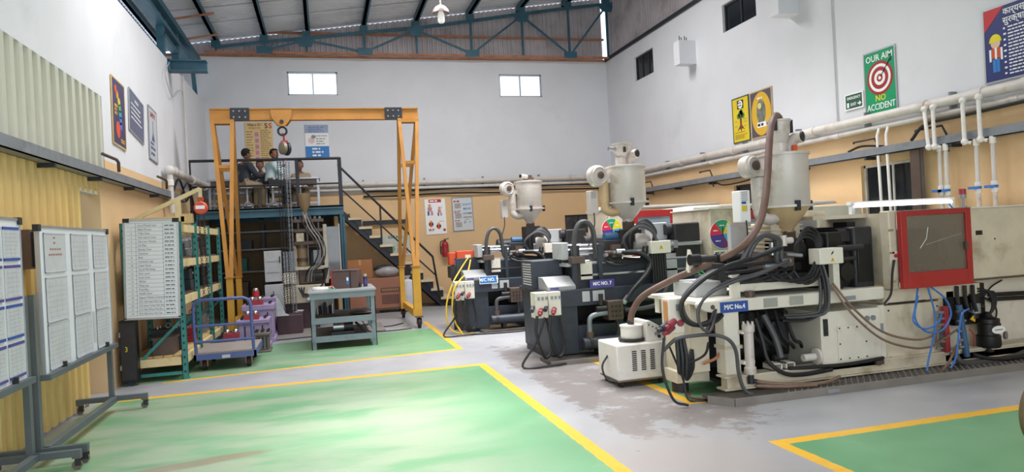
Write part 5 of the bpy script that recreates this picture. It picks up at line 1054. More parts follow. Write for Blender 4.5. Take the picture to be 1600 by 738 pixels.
def number_sign(label, s, loc, w_, h_, m, tilt=0, group='machine number signs', fm=None, mark=None):
    t = local(thing('sign', label, 'sign', loc, group)); t.rotation_euler = (R(tilt), 0, 0)
    part('plate', box(-w_/2, w_/2, 0, .006, 0, h_), m, t)
    if m is signsky: part('border', merge(box(-w_/2, w_/2, -.001, 0, 0, .009), box(-w_/2, w_/2, -.001, 0, h_-.009, h_), box(-w_/2, -w_/2+.009, -.001, 0, 0, h_), box(w_/2-.02, w_/2, -.001, 0, 0, h_)), white, t)
    part('lettering', shifted(text_mb(s, h_*.60, sx=.9, bold=.03), 0, -.002, h_*.5), fm or white, t)
    return t
tri_m = M('warning_yellow', '#d9b02a', .5)
def warn(parent, x, z, s, y):
    part('warning_sign', MB().prism([(x-s, z-s*.8), (x+s, z-s*.8), (x, z+s)], 'y', y-.002, y), tri_m, parent); part('warning_mark', merge(MB().prism([(x-s*.1, z-s*.2), (x+s*.25, z-s*.05), (x-s*.05, z+s*.45)], 'y', y-.003, y-.002)), black, parent)

def dark_machine(label, X0, Y0, umax, gu, fz, group='dark blue moulding machines'):
    """navy machine; gu = guard door span, fz = height of the guard top"""
    t = local(thing('moulding_machine', label, 'moulding machine', (X0, Y0, 0), group))
    # base
    part('tank_end', box(-1.30, -.94, .03, 1.25, .06, .86), navy, t, bev=.008); part('front_rail', box(-1.34, 1.0, .0, .10, .66, .87), navy, t, bev=.006); part('bed_top', box(-1.34, umax, .08, 1.28, .82, .872), navy, t)
    part('lower_panel', box(-.94, 1.0, .04, .08, .10, .41), navy, t, bev=.004); part('inner_panel', box(-.94, 1.0, .45, .5, .1, .82), oily, t); part('sill', box(-.94, 1.0, .06, .45, .38, .41), navy, t); part('rear_base', box(1.0, umax, .05, 1.25, .06, .86), navy, t, bev=.008)
    for u in (-1.22, -.2, .9, umax-.2): part('foot', box(u-.09, u+.09, .1, 1.15, .0, .07), iron, t)
    part('mid_post', box(-.40, -.33, .03, .12, .1, .66), navy, t)
    part('upper_plate', box(-.90, 1.0, .16, .22, .87, 1.17), navy, t, bev=.004); part('slide_rail', box(-.88, 1.0, .12, .16, 1.02, 1.045), chrome, t); part('carriage_deck', box(-1.0, 1.0, .18, 1.0, 1.15, 1.19), lgrey, t); part('cross_plate', box(-.92, -.85, .1, .9, .87, 1.42), iron, t)
    # console, louvred box, electrics
    cn_ = part('console', MB().prism([(.02, .87), (.02, .92), (.24, 1.03), (.42, 1.03), (.42, .87)], 'x', -1.32, -.95), console_g, t, 'light grey sloped console', .006); part('maker_plate', box(-1.29, -1.18, .015, .02, .885, .91), signpurple, cn_)
    lb = part('louvre_box', box(-1.38, -.96, .48, 1.0, .87, 1.24), navy, t, bev=.01); part('louvre', merge(*[box(-1.386, -1.38, .52, .9, .92+.033*k, .938+.033*k) for k in range(9)]), lgrey, lb); 
    for k, u in enumerate((-1.53, -1.36)):
        e = part('socket_box', box(u, u+.16, -.10, .10, .56+.02*k, .87), cream, t, 'cream socket box', .005); part('switch', merge(*[box(u+.03+.05*i, u+.06+.05*i, -.106, -.10, .78, .82) for i in range(3)]), greyp, e)
        part('plug', merge(cyl((u+.07, -.10, .66), (u+.03, -.18, .63), .030), cyl((u+.03, -.18, .63), (u+.01, -.23, .615), .02)), plug_red, e, 'red plug'); part('plug', cyl((u-.02, -.06, .70), (u-.06, -.14, .66), .026), navy, e, 'dark blue plug')
        part('lead', tube([(u-.03, -.25, .61), (u-.06, -.28, .4), (u+.05, -.22, .10), (u+.16, -.16, .2), (u+.14, -.06, .55)], .018, 7), cable, e)
    part('lead', tube([(-1.45, -.2, .58), (-1.58, -.24, .3), (-1.78, -.28, .03), (-1.5, -.35, .02), (-1.1, -.25, .02)], .014, 6), cable, t)
    for k, (u, w_) in enumerate(((-.88, .10), (-.74, .16))): part('paper_label', box(u, u+w_, -.003, 0, .71, .84), paper, t)
    # pump block and pipes on the front
    part('accumulator', MB().lathe([(.02, 0), (.07, .01), (.075, .03), (.075, .85), (.07, .87), (.02, .88)], (-.95, -.10, .20), 18, (1, 0, 0)), navy, t); part('collar', merge(cyl((-.86, -.10, .20), (-.82, -.10, .20), .088), cyl((-.2, -.10, .20), (-.16, -.10, .20), .088)), iron, t)
    for u in (-.72, -.28): part('cradle', box(u-.03, u+.03, -.14, .04, .06, .14), iron, t)
    part('suction_pipe', tube([(-.84, -.10, .26), (-.84, -.10, .44), (-.82, -.10, .52), (-.74, -.10, .55), (-.58, -.10, .56)], .032, 12), hosegrey if Y0 > 10 else galv, t); part('union', cyl((-.84, -.10, .27), (-.84, -.10, .34), .05), brownm, t)
    vb = part('valve_block', box(-.60, -.40, -.16, .03, .47, .71), brownm, t, 'brown valve block', .006); part('port', merge(*[cyl((-.55+.05*i, -.17, .52+.06*j), (-.55+.05*i, -.15, .52+.06*j), .014, n=8) for i in range(3) for j in range(3)]), iron, vb); part('spool', cyl((-.66, -.07, .66), (-.66, -.07, .80), .03), iron, vb); part('spool', cyl((-.60, -.1, .62), (-.74, -.1, .62), .03), iron, vb); part('spool', cyl((-.40, -.08, .60), (-.33, -.08, .60), .035), iron, vb)
    part('return_pipe', tube([(-.36, -.10, .58), (-.1, -.10, .58), (.12, -.10, .63), (.24, -.08, .80), (.3, -.05, .9)], .028, 10), hosegrey, t); part('drain_pipe', tube([(-.46, -.08, .48), (-.45, -.09, .35), (-.47, -.09, .26)], .03, 8), iron, t)
    for k, h in enumerate(bundle([(-.34, -.10, .70), (-.22, -.10, .84), (-.02, -.08, 1.02), (.05, -.04, 1.16), (-.08, 0, 1.28), (-.3, .05, 1.31)], 2, .028, .02, 3)): part('hose', h, cable, t)
    part('hose_end', cyl((-.37, -.09, .66), (-.30, -.11, .75), .034), steel, t); part('hose_end', cyl((-.26, .03, 1.31), (-.36, .06, 1.31), .036), steel, t)
    part('front_plate', box(-.84, -.68, .12, .15, .98, 1.20), cream, t); part('front_plate', box(.36, .52, .12, .15, .92, 1.16), lgrey, t)
    for u in (-.95, -.60): part('upright', box(u, u+.05, .09, .15, .87, 1.42), navy, t)
    part('jack', cyl((-.30, .10, 1.29), (.06, .10, 1.29), .035), steel, t); part('jack_end', cyl((-.34, .10, 1.29), (-.28, .10, 1.29), .05), brownm, t)
    # injection unit
    part('inject_cylinder', merge(cyl((-.98, .45, 1.38), (-.42, .45, 1.38), .055), cyl((-.98, .25, 1.34), (-.5, .25, 1.34), .04)), chrome, t); part('end_cap', merge(box(-1.05, -.96, .2, .6, 1.24, 1.46)), lgrey, t, bev=.01); part('carriage_block', box(-.46, -.22, .2, .8, 1.19, 1.46), iron, t, bev=.01); part('hydro_motor', cyl((-.60, .6, 1.42), (-.30, .6, 1.42), .11), iron, t); part('side_valve', merge(box(-.40, -.28, .10, .2, 1.24, 1.40), cyl((-.5, .13, 1.30), (-.40, .13, 1.30), .03)), brownm, t)
    part('barrel_cover', box(-.14, .62, .3, .6, 1.26, 1.42), steel, t, bev=.01); part('barrel', cyl((-.3, .45, 1.36), (.75, .45, 1.36), .06), iron, t); part('blue_motor', cyl((-.40, .35, 1.50), (-.22, .35, 1.50), .06), bluem, t, 'small blue motor'); part('feed_block', box(-.13, .13, .33, .63, 1.40, fz-.22), iron, t); part('white_housing', MB().lathe([(.02, 0), (.10, 0), (.115, .03), (.10, .16), (.06, .2)], (.02, .3, 1.42), 18, (1, -.3, 0)), hopm, t)
    for k, h in enumerate(bundle([(-.92, .1, 1.22), (-.91, .1, 1.5), (-.85, .1, 1.68), (-.75, .1, 1.72), (-.66, .1, 1.62), (-.63, .12, 1.40), (-.6, .16, 1.25)], 2, .026, .006, 4)): part('hose', h, hosegrey, t)
    part('hose_block', box(-.98, -.80, .04, .18, 1.19, 1.28), brownm, t, bev=.006)
    for k in range(6):
        u = -.22+.03*k; part('hose', tube([(-.16+.02*k, .16+.02*k, 1.30), (u, .12, 1.48+.02*k), (-.02+.03*k, .08+.02*k, 1.62+.015*k), (.14+.02*k, .04+.02*k, 1.55), (.20, .02+.02*k, 1.42), (.30, .0+.01*k, 1.34+.01*k)], .021, 7), cable if k % 3 else hosegrey, t)
    for k in range(4): part('hose', tube([(-.55+.1*k, .12, 1.22), (-.35+.1*k, .04, 1.14+.02*k), (-.05+.06*k, .04, 1.20), (.02+.05*k, .05, 1.36)], .016, 6), cable, t)
    for k in range(6): part('fitting', cyl((-.5+.11*k, .12, 1.27+.03*(k % 2)), (-.5+.11*k, .05, 1.28+.03*(k % 2)), .022, n=8), steel, t)
    # junction box, rods, platens
    j = part('junction_box', box(.08, .36, -.04, .10, 1.26, 1.42), cream, t, 'cream junction box', .006); warn(j, .22, 1.34, .03, -.04); part('conduit', merge(*[tube([(.12+.035*k, .03, 1.28), (.12+.035*k, .02, .9), (.10+.04*k, .05, .55)], .02, 7) for k in range(6)]), cable, j)
    part('tie_rod', merge(cyl((.30, .35, 1.38), (1.1, .35, 1.38), .035), cyl((.36, .22, 1.36), (.95, .22, 1.36), .028)), chrome, t); part('rod_clamp', merge(box(.52, .58, .18, .28, 1.31, 1.41)), steel, t); part('motor_case', box(.22, .56, .42, .75, 1.42, 1.66), lgrey, t, 'pale grey motor case', .012); part('small_case', box(.20, .30, .36, .46, 1.42, 1.56), white, t)
    pt = part('fixed_platen', box(.58, .96, .25, 1.1, .9, 1.64), iron, t, 'black cast platen', .02); [part('tie_nut', cyl((.50, y, z), (.60, y, z), .075, n=18), iron, pt) for y in (.38, .95) for z in (1.56, 1.02)]; part('rib', merge(*[box(.55, .60, y, y+.05, 1.1, 1.5) for y in (.5, .66, .82)]), iron, pt); part('rear_case', box(.35, .58, .25, .5, 1.0, 1.24), lgrey, t)
    # clamp side: fixed cover, red guard door, rear cover
    g0, g1 = gu
    part('fixed_cover', box(g0-.44, g0-.02, .10, 1.15, .88, fz), creamd, t, bev=.012); part('cover_cap', box(g0-.46, g0+.0, .08, 1.17, fz, fz+.015), cream, t)
    dr = part('guard_door', merge(box(g0, g0+.10, .05, .09, .90, fz-.04), box(g1-.10, g1, .05, .09, .90, fz-.04), box(g0+.1, g1-.1, .05, .09, fz-.16, fz-.04), box(g0+.1, g1-.1, .05, .09, .90, 1.08)), redm, t, 'red guard door frame', .004); part('door_window', box(g0+.10, g1-.10, .065, .075, 1.08, fz-.16), blue_glass, dr, 'clear guard window')
    part('inner_mould', box(g0+.12, g1-.14, .45, .8, .95, fz-.22), lgrey, t, bev=.02)
    part('rear_cover', box(g1+.02, umax, .08, 1.15, .88, fz-.02), cream, t, bev=.012); part('top_strip', box(g0-.4, umax, .6, 1.2, fz+.015, fz+.07), cream, t, 'long pale top cover', .006); part('top_strip_edge', box(g0-.4, umax, .58, .6, fz+.02, fz+.035), greyp, t)
    return t
dark_machine('farthest navy moulding machine, sign M/C NO. 9, at the rear wall side', 3.57, 11.5, 3.85, (1.78, 2.62), 1.95)
dark_machine('middle navy moulding machine, sign M/C NO. 7, with brown valve block', 3.98, 8.3, 3.45, (1.47, 2.36), 1.80)
hopper_dryer('hopper dryer with a plain clamped lid on the farthest machine', 3.57, 12.0, 2.04, .235, .47, 'small')
hopper_dryer('rust-stained hopper dryer with a small loader cone on the middle machine', 3.98, 8.75, 1.95, .255, .47, 'mid', .145)
hopper_dryer('largest hopper dryer with a loader cone and suction hose on the cream machine', 4.53, 6.15, 1.74, .238, .51, 'big', .115)
number_sign('light blue M/C NO. 9 sign on the farthest machine', 'M/C NO. 9', (2.64, 11.48, .80), .32, .13, signsky, -4)
number_sign('violet M/C NO. 7 sign on the middle machine', 'M/C NO. 7', (3.37, 8.28, .875), .33, .10, signpurple, -4)
number_sign('blue M/C No.4 sign on the nearest cream machine', 'M/C No.4', (3.597, 5.688, .785), .285, .098, signblue)
pie_sign('colour wheel sign on the cream cover of the middle machine', (5.18, 8.385, 1.46), .19)
pie_sign('colour wheel sign on the farthest machine, half hidden by a hopper', (4.95, 11.585, 1.60), .19)
number_sign('small white M/C NO. 7 plate under the larger colour wheel', 'M/C NO. 7', (5.15, 8.388, 1.17), .22, .075, white, 0, 'machine number signs', black)
ob = thing('power_box', 'orange-red power box on a dark stand behind the farthest machine', 'power box', (2.28, 12.2, 0))
part('case', box(2.22, 2.52, 12.0, 12.25, 1.10, 1.36), orange, ob, bev=.008); part('case', box(2.10, 2.22, 12.1, 12.3, 1.12, 1.34), orange, ob, bev=.008); part('inlet', box(2.36, 2.46, 11.99, 12.0, 1.17, 1.29), cream, ob); part('stand', merge(box(2.1, 2.5, 12.0, 12.35, .9, 1.1), box(2.12, 2.18, 12.05, 12.1, 0, .9), box(2.42, 2.48, 12.05, 12.1, 0, .9)), iron, ob)
for k, pts in enumerate((((2.41, 11.98, 1.24), (2.25, 11.9, 1.05), (2.05, 11.7, .8), (1.92, 11.6, .45), (1.95, 11.5, .1), (2.15, 11.3, .02), (2.3, 11.35, .02)), ((2.45, 11.98, 1.2), (2.35, 11.8, 1.0), (2.15, 11.45, .9), (2.0, 11.35, .7), (1.98, 11.3, .3), (2.1, 11.2, .02)))):
    solid('power_cable', tube(pts, .014, 7), yelcable, ['outer yellow cable looping from the orange power box to the floor', 'inner yellow cable looping down past the farthest machine'][k], 'cable', 'yellow cables')
solid('floor_cable', tube([(2.15, 11.25, .015), (2.5, 11.15, .015), (3.0, 11.1, .015), (3.6, 11.2, .015)], .014, 6), cable, 'black cable lying along the foot of the farthest machine', 'cable')
for k in range(2): solid('air_line', tube([(4.62+.06*k, 8.26, 1.06), (4.75+.07*k, 8.22, .92), (4.88+.06*k, 8.2, .74), (4.92+.06*k, 8.22, .55)], .009, 6), M('green_line', '#2fae58', .4), ['left of two thin green air lines on the middle machine', 'right of two thin green air lines on the middle machine'][k], 'hose', 'green air lines')
fp = thing('floor_plate', 'worn checker steel plate under the middle machine', 'plate', (3.0, 8.3, 0)); part('sheet', box(2.55, 3.9, 8.02, 8.45, 0, .05), plate, fp); part('edge', box(2.55, 3.9, 8.0, 8.02, 0, .055), M('plate_edge', '#8a8580', .5, .3, var=.1), fp)
fp = thing('floor_plate', 'worn steel plate under the farthest machine', 'plate', (3.2, 11.4, 0)); part('sheet', box(2.45, 4.4, 11.2, 11.6, 0, .04), plate, fp)

# ------------------------------------------------------------------ nearest machine, cream, with open base
m4 = local(thing('moulding_machine', 'nearest cream moulding machine with a red guard door and open hose-filled base', 'moulding machine', (4.47, 5.7, 0)))
P = lambda n, mb, m, l=None, b=0: part(n, mb, m, m4, l, b)
P('base_rail', merge(box(-.98, 3.0, .0, .10, .08, .20), box(-1.02, 3.0, -.03, .12, .19, .205), box(-1.02, 3.0, -.03, .12, .075, .09)), creamd, None)
P('base_rail', merge(box(-1.3, 3.0, 1.05, 1.15, .08, .20)), creamd); P('end_sill', MB().prism([(-1.30, .10), (-1.06, .10), (-.95, .09), (-.95, .19), (-1.10, .22), (-1.30, .22)], 'y', .35, .6), creamd, None, .008)
P('levelling_foot', cyl((-1.2, .48, 0), (-1.2, .48, .1), .08), iron)
for x_ in (-.9, 1.0, 2.6): P('levelling_foot', cyl((x_, .05, 0), (x_, .05, .08), .06), iron)
P('bed_beam', MB().prism([(-1.22, .84), (-1.17, .81), (-1.05, .785), (.80, .78), (.80, .90), (-1.19, .90), (-1.22, .88)], 'y', .0, .10), cream, 'cream front beam', .012); P('bed_top', box(-1.20, .80, .08, 1.1, .86, .898), cream, None, .006)
P('beam_hole', cyl((-1.09, -.004, .845), (-1.09, .004, .845), .022), brownm, 'brown bolt hole')
for k, (u, m) in enumerate(((-.56, greyp), (-.28, greyp))): P('data_plate', box(u, u+.15, -.003, 0, .80, .885), M('plate_silver', '#a8aaa6', .4, .3, var=.1))
P('rear_beam', box(-1.12, .8, 1.0, 1.1, .70, .88), cream)
P('post', box(-.96, -.80, .04, .20, .20, .79), cream, 'square front post', .008); P('post_plate', box(-.97, -.78, .03, .21, .44, .47), creamd)
c = P('oil_cylinder', MB().lathe([(.03, 0), (.055, 0), (.055, .06), (.044, .07), (.044, .38), (.055, .39), (.058, .45), (.03, .46)], (-.755, -.03, .21), 20), hopm, 'white upright cylinder'); part('flange_bolts', merge(*[cyl((-.755+.045*math.cos(R(a)), -.03+.045*math.sin(R(a)), .655), (-.755+.045*math.cos(R(a)), -.03+.045*math.sin(R(a)), .69), .010, n=6) for a in range(0, 360, 60)]), pvc, c); part('bracket', box(-.82, -.70, -.03, .05, .30, .33), cream, c); part('bracket', box(-.82, -.70, -.03, .05, .58, .61), cream, c); part('drain', merge(cyl((-.755, -.03, .12), (-.755, -.03, .21), .03), cyl((-.755, -.03, .15), (-.68, -.05, .13), .02)), darksteel, c)
P('end_panel', merge(box(-1.26, -1.20, .25, .62, .22, .86), box(-1.20, -1.02, .22, .25, .22, .86)), creamd)
P('inner_back', box(-1.1, .1, .75, .78, .1, .83), inner_dark); P('inner_floor', box(-.95, .1, .12, .75, .10, .13), oily)
# grey case and brackets on top at the left
P('top_case', box(-1.03, -.68, .40, .85, .898, 1.045), lgrey, 'pale grey case', .012); P('top_post', box(-.80, -.72, .12, .18, .898, 1.12), cream); P('ledge', box(-.72, .26, .10, .2, .95, 1.02), cream, 'cream ledge bar', .006); P('ledge_bracket', box(.22, .29, .0, .06, .90, 1.17), cream); P('knob', cyl((-.66, .06, .90), (-.66, .06, .96), .045), brownm)
# electric boxes at the left end
e = P('socket_box', box(-1.53, -1.38, .0, .14, .64, .95), cream, 'cream socket box', .006); part('side_cover', box(-1.542, -1.53, .02, .08, .70, .93), M('side_orange', '#c98a5c', .5), e, 'orange side cover'); part('switch', merge(box(-1.46, -1.41, -.006, .0, .84, .90), box(-1.42, -1.39, -.006, .0, .78, .82)), greyp, e)
for k, (x, z, m, l) in enumerate(((-1.48, .75, plug_red, 'red plug'), (-1.50, .70, plug_red, 'red plug'), (-1.55, .73, navy, 'dark blue plug'))): part('plug', merge(cyl((x, .0, z), (x-.085, -.05, z-.03), .030), cyl((x-.085, -.05, z-.03), (x-.125, -.07, z-.045), .021)), m, e, l)
for k in range(3): part('lead', tube([(-1.45+.03*k, .03, .60), (-1.46+.04*k, .0, .42), (-1.44+.03*k, .02, .28-.03*k), (-1.34+.03*k, .08, .30), (-1.24, .15, .45)], .02, 7), cable, e)
part('socket', cyl((-1.425, -.02, .73), (-1.425, .0, .73), .03), plug_red, e, 'round red socket'); part('lead', tube([(-1.62, -.06, .62), (-1.66, -.08, .35), (-1.58, -.1, .08), (-1.45, -.12, .02)], .012, 6), cable, e)
# hoses in front of the open base
P('hose_bundle_strap', box(-1.06, -.99, -.07, .03, 1.09, 1.24), cable, 'black strap round the hoses')
for k, h in enumerate(bundle([(-.35, .0, 1.34), (-.66, -.02, 1.26), (-.93, -.04, 1.21), (-1.16, -.05, 1.14), (-1.34, -.05, 1.03), (-1.43, -.05, .90), (-1.39, -.05, .76), (-1.27, -.05, .70), (-1.10, .0, .72), (-.95, .1, .76)], 3, .02, .035, 21)): P('hose', h, (cable, hosegrey, cable)[k])
for k, h in enumerate(bundle([(-.30, -.02, 1.24), (-.64, -.06, 1.15), (-.92, -.08, 1.09), (-1.15, -.09, .99), (-1.28, -.09, .87), (-1.31, -.09, .75), (-1.25, -.09, .67), (-1.17, -.07, .70), (-1.06, .0, .82)], 2, .013, .025, 22)): P('hose', h, hosegrey)
P('hose', tube([(-1.60, .0, .50), (-1.50, -.06, .60), (-1.34, -.09, .62), (-1.15, -.10, .61), (-1.02, -.12, .56), (-.95, -.12, .45), (-.94, -.13, .26), (-.90, -.15, .10), (-.80, -.18, .04)], .017, 8), hosegrey); P('hose', tube([(-1.1, .2, .3), (-.98, .15, .36), (-.9, .2, .5), (-.93, .3, .62)], .014, 7), M('rust_hose', '#a5673f', .5), 'rust-brown thin hose'); P('hose', tube([(-1.36, .05, .34), (-1.2, .0, .42), (-1.12, .05, .52)], .012, 6), cable)
P('hose', tube([(-.62, .05, .70), (-.58, .02, .5), (-.55, -.02, .30), (-.40, -.05, .18), (-.2, -.06, .155), (.1, -.06, .17)], .02, 8), cable); P('hose', tube([(-.5, .1, .72), (-.42, .05, .5), (-.40, .0, .32)], .03, 8), hosegrey); P('hose', tube([(-.35, -.03, .22), (-.1, -.05, .21), (.3, -.05, .20), (.7, -.05, .22)], .018, 7), cable)
P('drain_hose', tube([(-.72, -.04, .14), (-.6, -.10, .12), (-.4, -.16, .10), (-.1, -.19, .09), (.1, -.16, .12)], .017, 8), brownhose); P('drain_hose', tube([(-.72, -.06, .10), (-.5, -.16, .09), (-.2, -.22, .085)], .017, 8), brownhose)
P('pump', merge(cyl((-.55, .45, .36), (-.1, .45, .36), .17), cyl((-.62, .45, .36), (-.55, .45, .36), .12)), oily); P('motor', cyl((-.35, .5, .60), (.0, .5, .60), .11), iron); P('valve_stack', merge(box(-.62, -.45, .30, .45, .5, .72), box(-.30, -.12, .25, .4, .42, .62), cyl((-.5, .2, .42), (-.3, .2, .42), .035), cyl((-.40, .12, .30), (-.25, .12, .30), .03)), iron, None, .006)
for k in range(5): P('hose', tube([(-.55+.1*k, .28, .72), (-.62+.12*k, .16, .58-.03*k), (-.5+.1*k, .12, .42), (-.38+.09*k, .2, .36)], .018, 7), cable)
P('channel_end', merge(*[merge(box(u, u+.10, -.01, .15, .21, .215), box(u, u+.012, -.01, .15, .21, .27), box(u+.088, u+.1, -.01, .15, .21, .27), box(u, u+.1, -.01, .15, .262, .27)) for u in (-.50, -.36)]), cream)
P('coupling', merge(cyl((-.15, .02, .29), (-.02, .02, .29), .035), MB().lathe([(.02, 0), (.075, 0), (.08, .015), (.075, .03), (.02, .03)], (-.01, .02, .29), 20, (1, 0, 0))), pvc, 'bolted pipe coupling')
# cabinets
cb = P('cabinet', box(.05, .735, .0, .95, .14, .705), cream, 'cream side cabinet', .008); part('cover_plate', box(.225, .565, -.012, .0, .225, .56), cream, cb, None, .003); part('screw', merge(*[cyl((.245+.30*i/3, -.018, z), (.245+.30*i/3, -.012, z), .008, n=6) for i in range(4) for z in (.245, .39, .54) if z != .39 or i in (0, 3)]), iron, cb); part('latch', merge(box(.075, .115, -.02, 0, .48, .64), box(.085, .105, -.026, -.02, .50, .55)), darksteel, cb, 'dark recessed latch'); part('vent_knob', merge(*[cyl((x, -.014, .61), (x, 0, .61), .026) for x in (.575, .645)]), galv, cb); part('drain_cock', merge(cyl((.66, -.05, .18), (.66, .0, .18), .03), box(.61, .70, -.06, -.04, .16, .20)), brownm, cb)
P('cabinet_gap', box(.735, .81, .03, .9, .14, .72), cream); P('hinge_plate', box(.755, .79, .024, .03, .46, .54), greyp)
cb = P('cabinet', box(.81, 1.475, .02, .95, .14, .71), creamd, 'second cream cabinet', .008); part('screw', merge(*[cyl((x, .012, z), (x, .02, z), .009, n=6) for x in (.85, 1.44) for z in (.2, .66)]), iron, cb)
P('sub_gap', box(.05, 2.95, .06, .9, .10, .14), oily); P('upper_beam', box(.80, 2.0, .02, .12, .73, .86), creamd, None, .008); P('beam_slot', box(.85, 1.30, .012, .02, .718, .735), black); P('maker_label', box(.34, .46, -.003, 0, .80, .84), greyp)
P('right_panel', box(1.80, 2.97, .22, .95, .16, .86), cream, 'lower right cream panel', .008); P('panel_label', box(2.02, 2.18, .21, .22, .66, .74), greyp); P('floor_pan', box(1.5, 2.97, .0, .25, .10, .16), creamd); P('inner_pillar', box(1.5, 1.6, .06, .3, .14, .85), creamd)
# manifolds, filter and small hydraulics
mf = P('manifold', box(1.45, 1.505, -.06, -.01, .20, .66), brick_r, 'red water manifold', .004); part('nipple', merge(*[merge(cyl((1.46, -.04, z), (1.37, -.05, z), .016, n=8), cyl((1.39, -.05, z), (1.37, -.05, z), .022, n=8)) for z in (.25, .31, .36, .42, .48, .54, .60)]), steel, mf)
mf = P('manifold', cyl((1.70, -.06, .14), (1.63, -.06, .66), .03), bluem, 'blue tube manifold'); part('nipple', merge(*[cyl((1.70, -.06, z), (1.60, -.06, z), .016, n=8) for z in (.24, .31, .40, .5, .6)]), steel, mf); part('red_line', tube([(1.70, -.1, .42), (1.74, -.11, .36), (1.75, -.1, .24)], .006, 6), brick_r, mf)
P('solenoid', merge(box(1.70, 2.08, .04, .2, .48, .85), box(1.56, 1.66, .02, .15, .50, .80), box(1.60, 1.82, .05, .2, .56, .82), box(1.66, 1.98, .02, .18, .44, .66), cyl((1.88, .0, .5), (1.88, .0, .75), .045), cyl((1.80, -.02, .62), (1.98, -.02, .62), .03), box(1.92, 2.02, .05, .16, .70, .86)), oily, 'black hydraulic valves', .006); P('solenoid_coil', cyl((1.88, -.02, .56), (1.88, -.02, .66), .048), galv)
for k in range(3): P('hose', tube([(1.68+.1*k, .0, .84), (1.64+.1*k, -.04, .7), (1.66+.1*k, -.05, .58)], .02, 7), cable)
for k in range(4): P('hose', tube([(1.96, .02, .80-.03*k), (2.06+.02*k, -.02, .76), (2.10+.015*k, -.02, .62), (2.06, .0, .50)], .010, 6), cable)
f = P('oil_filter', MB().lathe([(.03, .0), (.10, .0), (.11, .02), (.11, .12), (.095, .13), (.095, .24), (.105, .25), (.105, .29), (.05, .31), (.02, .36)], (2.03, -.02, .20), 24), oily, 'black oil filter canister'); part('label_disc', MB().prism([(2.05+.085*math.cos(R(a)), .385+.04*math.sin(R(a))) for a in range(0, 360, 20)], 'y', -.122, -.116), white, f, 'white oval label'); part('label_print', box(2.0, 2.1, -.124, -.122, .38, .392), greyp, f); part('gauge', MB().lathe([(.01, 0), (.04, 0), (.042, .02), (.01, .022)], (2.19, -.06, .31), 18, (.4, -1, 0)), steel, f, 'round pressure gauge'); part('drain_tap', merge(cyl((2.03, -.02, .16), (2.03, -.02, .20), .02), box(2.0, 2.06, -.05, .0, .15, .17)), iron, f); part('side_port', cyl((2.10, -.02, .42), (2.18, -.02, .42), .02), iron, f); part('caution_label', MB().prism([(1.80, .50), (1.86, .47), (1.87, .56)], 'y', -.03, -.02), tri_m, f)
P('lead', tube([(2.16, .21, .72), (2.34, .17, .60), (2.36, .17, .46), (2.24, .18, .40)], .010, 6), cable); P('lead', tube([(2.5, .2, .84), (2.3, .16, .78), (2.12, .12, .66)], .008, 6), cable); P('connector', box(2.18, 2.27, .14, .22, .36, .47), oily); P('pipe', merge(cyl((2.30, .18, .70), (2.95, .18, .68), .022), cyl((2.30, .18, .65), (2.95, .18, .63), .022)), cable); P('sump_hose', tube([(1.55, -.05, .2), (1.6, -.08, .10), (1.8, -.10, .075), (2.2, -.10, .085), (2.6, -.05, .14), (2.95, .0, .18)], .03, 8), hosegrey); P('sump_hose', tube([(1.78, -.06, .15), (1.95, -.12, .10), (2.3, -.13, .09), (2.7, -.1, .13)], .022, 8), cable)
# clamp side
P('fixed_cover', box(.835, .93, -.06, .06, .87, 1.64), creamd, 'cream fixed cover', .012); P('top_beam', box(.26, .90, .3, .9, 1.585, 1.625), creamd)
P('cover_back', box(.90, .95, .06, 1.0, .9, 1.62), creamd)
[P('cover_bracket', box(.825, .88, -.066, -.06, z_, z_+.02), M('rusty_bracket', '#a08b66', .6)) for z_ in (1.44, 1.22, .94)]; bt_ = P('stop_button', cyl((.885, -.085, 1.20), (.885, -.06, 1.20), .018), red2, 'red stop button'); part('button_plate', box(.855, .915, -.066, -.06, 1.16, 1.245), cream, bt_)
gd = P('guard_door', merge(box(.90, .972, -.14, -.09, .875, 1.63), box(1.685, 1.75, -.14, -.09, .875, 1.63), box(.972, 1.685, -.14, -.09, 1.58, 1.63), box(.972, 1.685, -.14, -.09, .875, 1.03)), redm, 'red guard door frame', .004); part('window', box(.972, 1.685, -.12, -.11, 1.03, 1.58), guard_glass, gd, 'scratched grey guard window'); part('handle', box(1.65, 1.68, -.16, -.14, 1.22, 1.30), brownm, gd); part('door_edge', box(.90, 1.75, -.145, -.09, 1.63, 1.637), M('edge_grey', '#8d8a86', .5), gd)
part('scratch', merge(MB().bar((1.13, -.1215, 1.26), (1.21, -.1215, 1.35), .012, .002), MB().bar((1.21, -.1215, 1.35), (1.235, -.1215, 1.46), .010, .002)), white, gd, 'pale scratch'); part('crack', MB().bar((1.20, -.1215, 1.29), (1.64, -.1215, 1.38), .004, .002), lgrey, gd)
P('inner_mould', box(1.0, 1.7, .2, .7, .9, 1.45), galv, None, .02)
P('right_cover', box(1.80, 2.99, -.05, .95, .905, 1.62), creamd, 'big plain cream cover', .012); P('cover_top', box(1.79, 3.0, -.06, .96, 1.62, 1.636), cream); P('cover_label', box(1.90, 1.98, -.056, -.05, 1.35, 1.395), black, 'small black label'); P('cover_lip', box(1.80, 2.99, -.055, .0, .89, .905), brownm); P('cover_screw', cyl((2.14, -.056, 1.30), (2.14, -.05, 1.30), .008), iron)
P('rear_rail', merge(box(.26, .85, .85, .95, 1.62, 1.68), box(.26, .34, .85, .95, 1.40, 1.62)), creamd); P('rear_cover', box(-.2, .9, 1.05, 1.12, .9, 1.60), lgrey, None); P('bracket', box(.24, .30, .75, .86, 1.45, 1.62), brownm)
